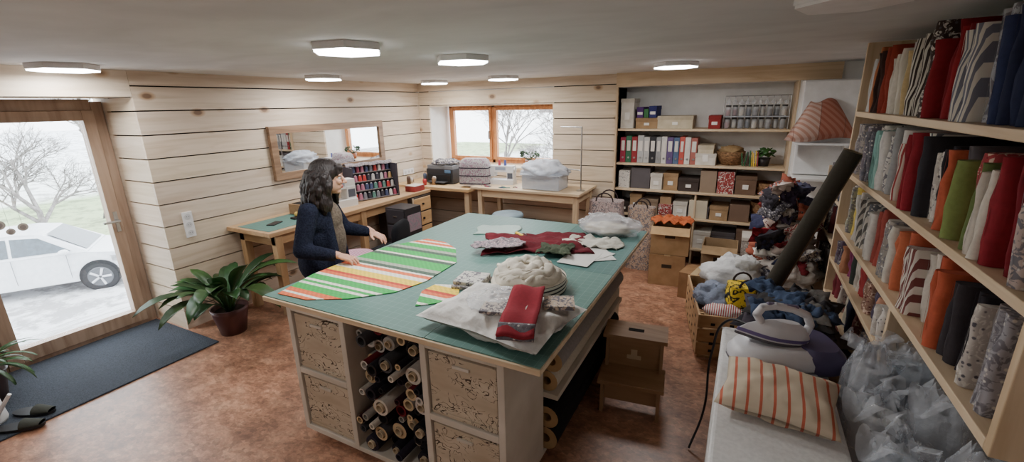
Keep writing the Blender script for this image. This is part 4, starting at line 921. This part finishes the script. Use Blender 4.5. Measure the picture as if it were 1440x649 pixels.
for k in range(54):
    a=math.radians(62+k*(236/53)); ca,sa=math.cos(a),math.sin(a); p0=Q(-.02+.07*ca,.078*sa,.05); ph=rnd(0,6)
    N=8; Lh=.25+rnd(-.04,.04)
    for i in range(N):
        t=(i+1)/N; rad=.096+.032*math.sin(t*2.4)+.009*math.sin(t*10+ph)
        p1=Q(-.028+rad*ca+.005*math.sin(t*12+ph),rad*sa+.006*math.cos(t*11+ph),.05-Lh*t)
        o.cap(p0,p1,.015*(1-.4*t)+.004,.015*(1-.4*t)+.003,mHair,n=7); p0=p1
o.ell(Q(-.05,0,-.05),(.07,.085,.12),mHair,R=Rh)
o.done(remesh=.0052,parent=WM)
MB.RS=1
def hand(name,w,d,up,mir):
    d=Vector(d).normalized(); up=Vector(up); s=up.cross(d).normalized()*mir; up=d.cross(s).normalized()*mir
    if up.z<0: up=-up
    w=Vector(w); o=MB(name)
    K=lambda a,b,c: w+d*a+s*b+up*c
    o.cap(K(-.03,0,0),K(.01,0,0),.026,.024,mSkin)
    Rr=Matrix((d,s,up)).transposed(); o.ell(K(.048,0,-.002),(.046,.038,.015),mSkin,R=Rr)
    for i,(off,l) in enumerate(((-.03,.06),(-.01,.072),(.011,.067),(.031,.052))):
        a=K(.078-abs(i-1.2)*.004,off*.95,0); b=a+d*l*.48+up*.003+s*off*.12; c=b+d*l*.3-up*l*.2; e=c+d*l*.2-up*l*.2
        o.cap(K(.05,off*.8,0),a,.010,.0098,mSkin,n=10);o.cap(a,b,.0095,.0088,mSkin,n=10);o.cap(b,c,.0086,.008,mSkin,n=10);o.cap(c,e,.008,.0068,mSkin,n=10)
    a=K(.02,-.028,-.004); b=K(.045,-.054,-.01); c=K(.07,-.062,-.015)
    o.cap(K(.01,-.012,0),a,.015,.014,mSkin,n=10); o.cap(a,b,.0125,.011,mSkin,n=10);o.cap(b,c,.0105,.008,mSkin,n=10)
    o.done(remesh=.0035,smooth=1,parent=WM)
hand('right_hand',wrR+(F*.035),(.75,.3,-.22),(0,0,1),-1)
hand('left_hand',wrL+(F*.035),(.7,.15,-.36),(0,0,1),1)
# ------------------------------------------------------------------ exterior
def terr(x,y):
    d=max(0,-5-x); z=-.12-2.08*min(1,d/7)**1.1
    if d>26: z+=(d-26)*.06
    return z+.05*noise.noise(Vector((x*.6,y*.6,0)))
m,nt,b=newmat('snowy_ground'); mSnow=m
v=coords(nt); sp=nd(nt,'ShaderNodeSeparateXYZ'); nt.links.new(v,sp.inputs[0])
n=nd(nt,'ShaderNodeTexNoise'); n.inputs['Scale'].default_value=1.6; n.inputs['Detail'].default_value=10; n.inputs['Roughness'].default_value=.7; nt.links.new(v,n.inputs['Vector'])
mr=nd(nt,'ShaderNodeMapRange'); mr.inputs['From Min'].default_value=-50; mr.inputs['From Max'].default_value=-4; nt.links.new(sp.outputs['X'],mr.inputs['Value'])
zone=ramp(nt,mr.outputs[0],[(0,lin(236,240,244)),(.40,lin(225,230,226)),(.45,lin(150,172,126)),(.66,lin(158,172,132)),(.70,lin(215,216,218)),(.88,lin(200,200,202)),(1,lin(176,172,168))])
k=ramp(nt,n.outputs['Fac'],[(.42,(.42,.41,.4,1)),(.52,W1)]); nt.links.new(mix(nt,zone,k,.85,'MULTIPLY'),b.inputs['Base Color']); b.inputs['Roughness'].default_value=.9
o=MB('ground_outside')
o.grid(lambda u,v:Vector((-70+64.95*u,-25+70*v,terr(-70+64.95*u,-25+70*v))),130,70,mSnow)
o.grid(lambda u,v:Vector((-5.05+20*u,6.2+40*v,-.45-.02*40*v)),20,30,mSnow); o.done()
def tree(name,x,y,z,h,seed,r0=.12,depth=6,spread=.55):
    random.seed(seed); o=MB(name)
    def br(p,d,l,r,k):
        q=p+d*l; o.cyl(p,q,r,r*.68,mBark,n=5 if k<3 else 3,cap=False)
        if k>=depth: return
        for i in range(3 if k>0 else 4):
            nd_=(d+Vector((rnd(-1,1),rnd(-1,1),rnd(-.45,.7)))*spread*1.3).normalized(); br(p+d*l*rnd(.6,1),nd_,l*rnd(.62,.85),r*.6,k+1)
    br(Vector((x,y,z)),Vector((0,0,1)),h*.3,r0,0); o.done()
tree('bare_tree',-19.2,5.2,-2.25,4.4,4,.11,7,.75)
tree('bare_tree',-30,11,-2.2,7,5,.14,6); 
tree('bare_shrub',-3.6,9.6,-.6,2.8,11,.04,7,.7); tree('bare_shrub',-5.9,11,-.6,4.2,12,.05,7,.7); tree('bare_shrub',-2.4,10.8,-.7,3.2,13,.05,7,.7); tree('bare_shrub',-4.6,13,-.7,4.2,14,.05,6,.7)
o=MB('neighbour_shed'); o.box(-6.5,-2.0,16,20,-.8,1.6,mPlain,lin(150,142,138)); 
o.add([(-6.9,15.6,1.6),(-1.6,15.6,1.6),(-1.6,18,3.0),(-6.9,18,3.0),(-6.9,20.4,1.6),(-1.6,20.4,1.6)],[(0,1,2,3),(3,2,5,4),(0,3,4),(1,5,2)],mPlain,lin(110,100,98)); o.done()
o=MB('garden_swing'); c0=Vector((-23.0,8.6,-2.25))
for q in(0,2.0):
    for s in(-.6,.6): o.cyl(c0+Vector((q*.8,q*.6+s,0)),c0+Vector((q*.8,q*.6,1.9)),.04,.04,mPlain,lin(90,84,80),n=8)
o.cyl(c0+Vector((-.1,-.1,1.9)),c0+Vector((1.8,1.3,1.9)),.04,.04,mPlain,lin(90,84,80),n=8)
for t in(.3,.45): o.cyl(c0+Vector((1.6*t,1.2*t,1.9)),c0+Vector((1.6*t,1.2*t,.5)),.012,.012,mBark,n=6)
o.box(c0.x+.45,c0.x+.8,c0.y+.4,c0.y+.55,c0.z+.48,c0.z+.5,mBark); o.done()
CA=empty('parked_car'); mCarW=simple('car_paint_white',lin(222,224,228),lin(212,215,219),rough=.2,bump=0,spec=.6); mCarG=simple('car_glass',lin(70,84,94),lin(54,66,74),rough=.08,bump=0,spec=.8)
ang=math.radians(58); Tc=Matrix.Translation((-15.05,3.7,-2.22))@Matrix.Rotation(ang,4,'Z')
prof=[(-2.1,.35),(-2.12,.75),(-2.05,.95),(-1.9,1.0),(1.15,.98),(1.75,.88),(1.98,.74),(2.0,.45),(1.92,.28),(-2.05,.28)]
cab=[(-2.0,.97),(-1.75,1.42),(-1.3,1.5),(.1,1.52),(.5,1.46),(1.25,.97)]
o=MB('body')
def psec(pr,yy,k=1): return [Tc@Vector((p[0]*k,yy,p[1])) for p in pr]
o.loft([psec(prof,-.86,.985),psec(prof,-.9),psec(prof,.9),psec(prof,.86,.985)],mCarW,smooth=False)
def csec(y,top): return [Tc@Vector((p[0],y*(1 if p[1]<1.1 else top),p[1])) for p in cab]
o.loft([csec(-.84,.82),csec(.84,.82)],mCarW,smooth=False); o.done(bevel=.04,parent=CA,seg=3)
o=MB('windows')
for s in(-1,1):
    def g(x,z,e=.012): 
        t=(z-.97)/.45; y=.84*(1-.18*min(1,max(0,t*1.0))); return Tc@Vector((x,s*(y+e),z))
    for w in ([(-1.75,1.04),(-1.0,1.04),(-1.0,1.42),(-1.55,1.38)],[(-.94,1.04),(-.1,1.04),(-.1,1.44),(-.94,1.43)],[(-.04,1.04),(.95,1.04),(.42,1.40),(-.04,1.44)]): 
        o.add([g(*p,e=.018) for p in w],[(0,1,2,3)],mCarG)
    o.add([Tc@Vector((p[0],s*.905,p[1])) for p in((-2.0,.95),(-1.9,.78),(-1.85,.78),(-1.7,.95))],[(0,1,2,3)],mPlain,RD)
    o.add([Tc@Vector((p[0],s*.905,p[1])) for p in((1.62,.83),(1.64,.68),(1.95,.62),(1.92,.74))],[(0,1,2,3)],mChrome)
    for x in(-1.0,-.07,.85): o.add([Tc@Vector((x,s*.9035,z)) for z in(.4,.98)]+[Tc@Vector((x+.012,s*.9035,z)) for z in(.98,.4)],[(0,1,2,3)],mPlain,lin(120,120,124))
    o.ell(Tc@Vector((.85,s*.98,1.05)),(.08,.1,.07),mCarW)
o.add([Tc@Vector((1.2,-.7,1.02)),Tc@Vector((1.2,.7,1.02)),Tc@Vector((.56,.6,1.46)),Tc@Vector((.56,-.6,1.46))],[(0,1,2,3)],mCarG)
o.done(parent=CA)
o=MB('wheels')
for x in(-1.32,1.35):
    for s in(-1,1):
        a=Tc@Vector((x,s*.72,.33)); c=Tc@Vector((x,s*.91,.33)); e=Tc@Vector((x,s*.925,.33)); 
        o.cyl(Tc@Vector((x,s*.7,.36)),Tc@Vector((x,s*.903,.36)),.38,.38,mBlack,n=28)
        o.cyl(a,c,.33,.33,mPlain,lin(40,40,42),28); o.cyl(c,e,.24,.22,mPlain,lin(90,92,96),n=24)
        for k in range(5):
            q=k*math.pi/2.5; o.cyl(Tc@Vector((x+.03*math.cos(q),s*.93,.33+.03*math.sin(q))),Tc@Vector((x+.21*math.cos(q),s*.93,.33+.21*math.sin(q))),.025,.03,mPlain,lin(200,202,206),n=6)
o.done(parent=CA)
# ------------------------------------------------------------------ world + camera
w=bpy.data.worlds.new('overcast'); bpy.context.scene.world=w; w.use_nodes=True
bg=w.node_tree.nodes['Background']; bg.inputs[0].default_value=(.87,.94,1,1); bg.inputs[1].default_value=9.0
Yc=Vector((335,184.5,-625)).normalized(); NX=Vector((-1263,149.5,-625)); NX-=Yc*NX.dot(Yc); NX.normalize(); Xc=-NX; Zc=Xc.cross(Yc)
cam=bpy.data.cameras.new('camera'); cam.sensor_width=36; cam.lens=625/1440*36; cam.clip_start=.02; cam.clip_end=300
co=bpy.data.objects.new('camera',cam); bpy.context.collection.objects.link(co)
co.matrix_world=Matrix.Translation((0,0,1.9))@Matrix((Xc,Yc,Zc)).to_4x4()
bpy.context.scene.camera=co
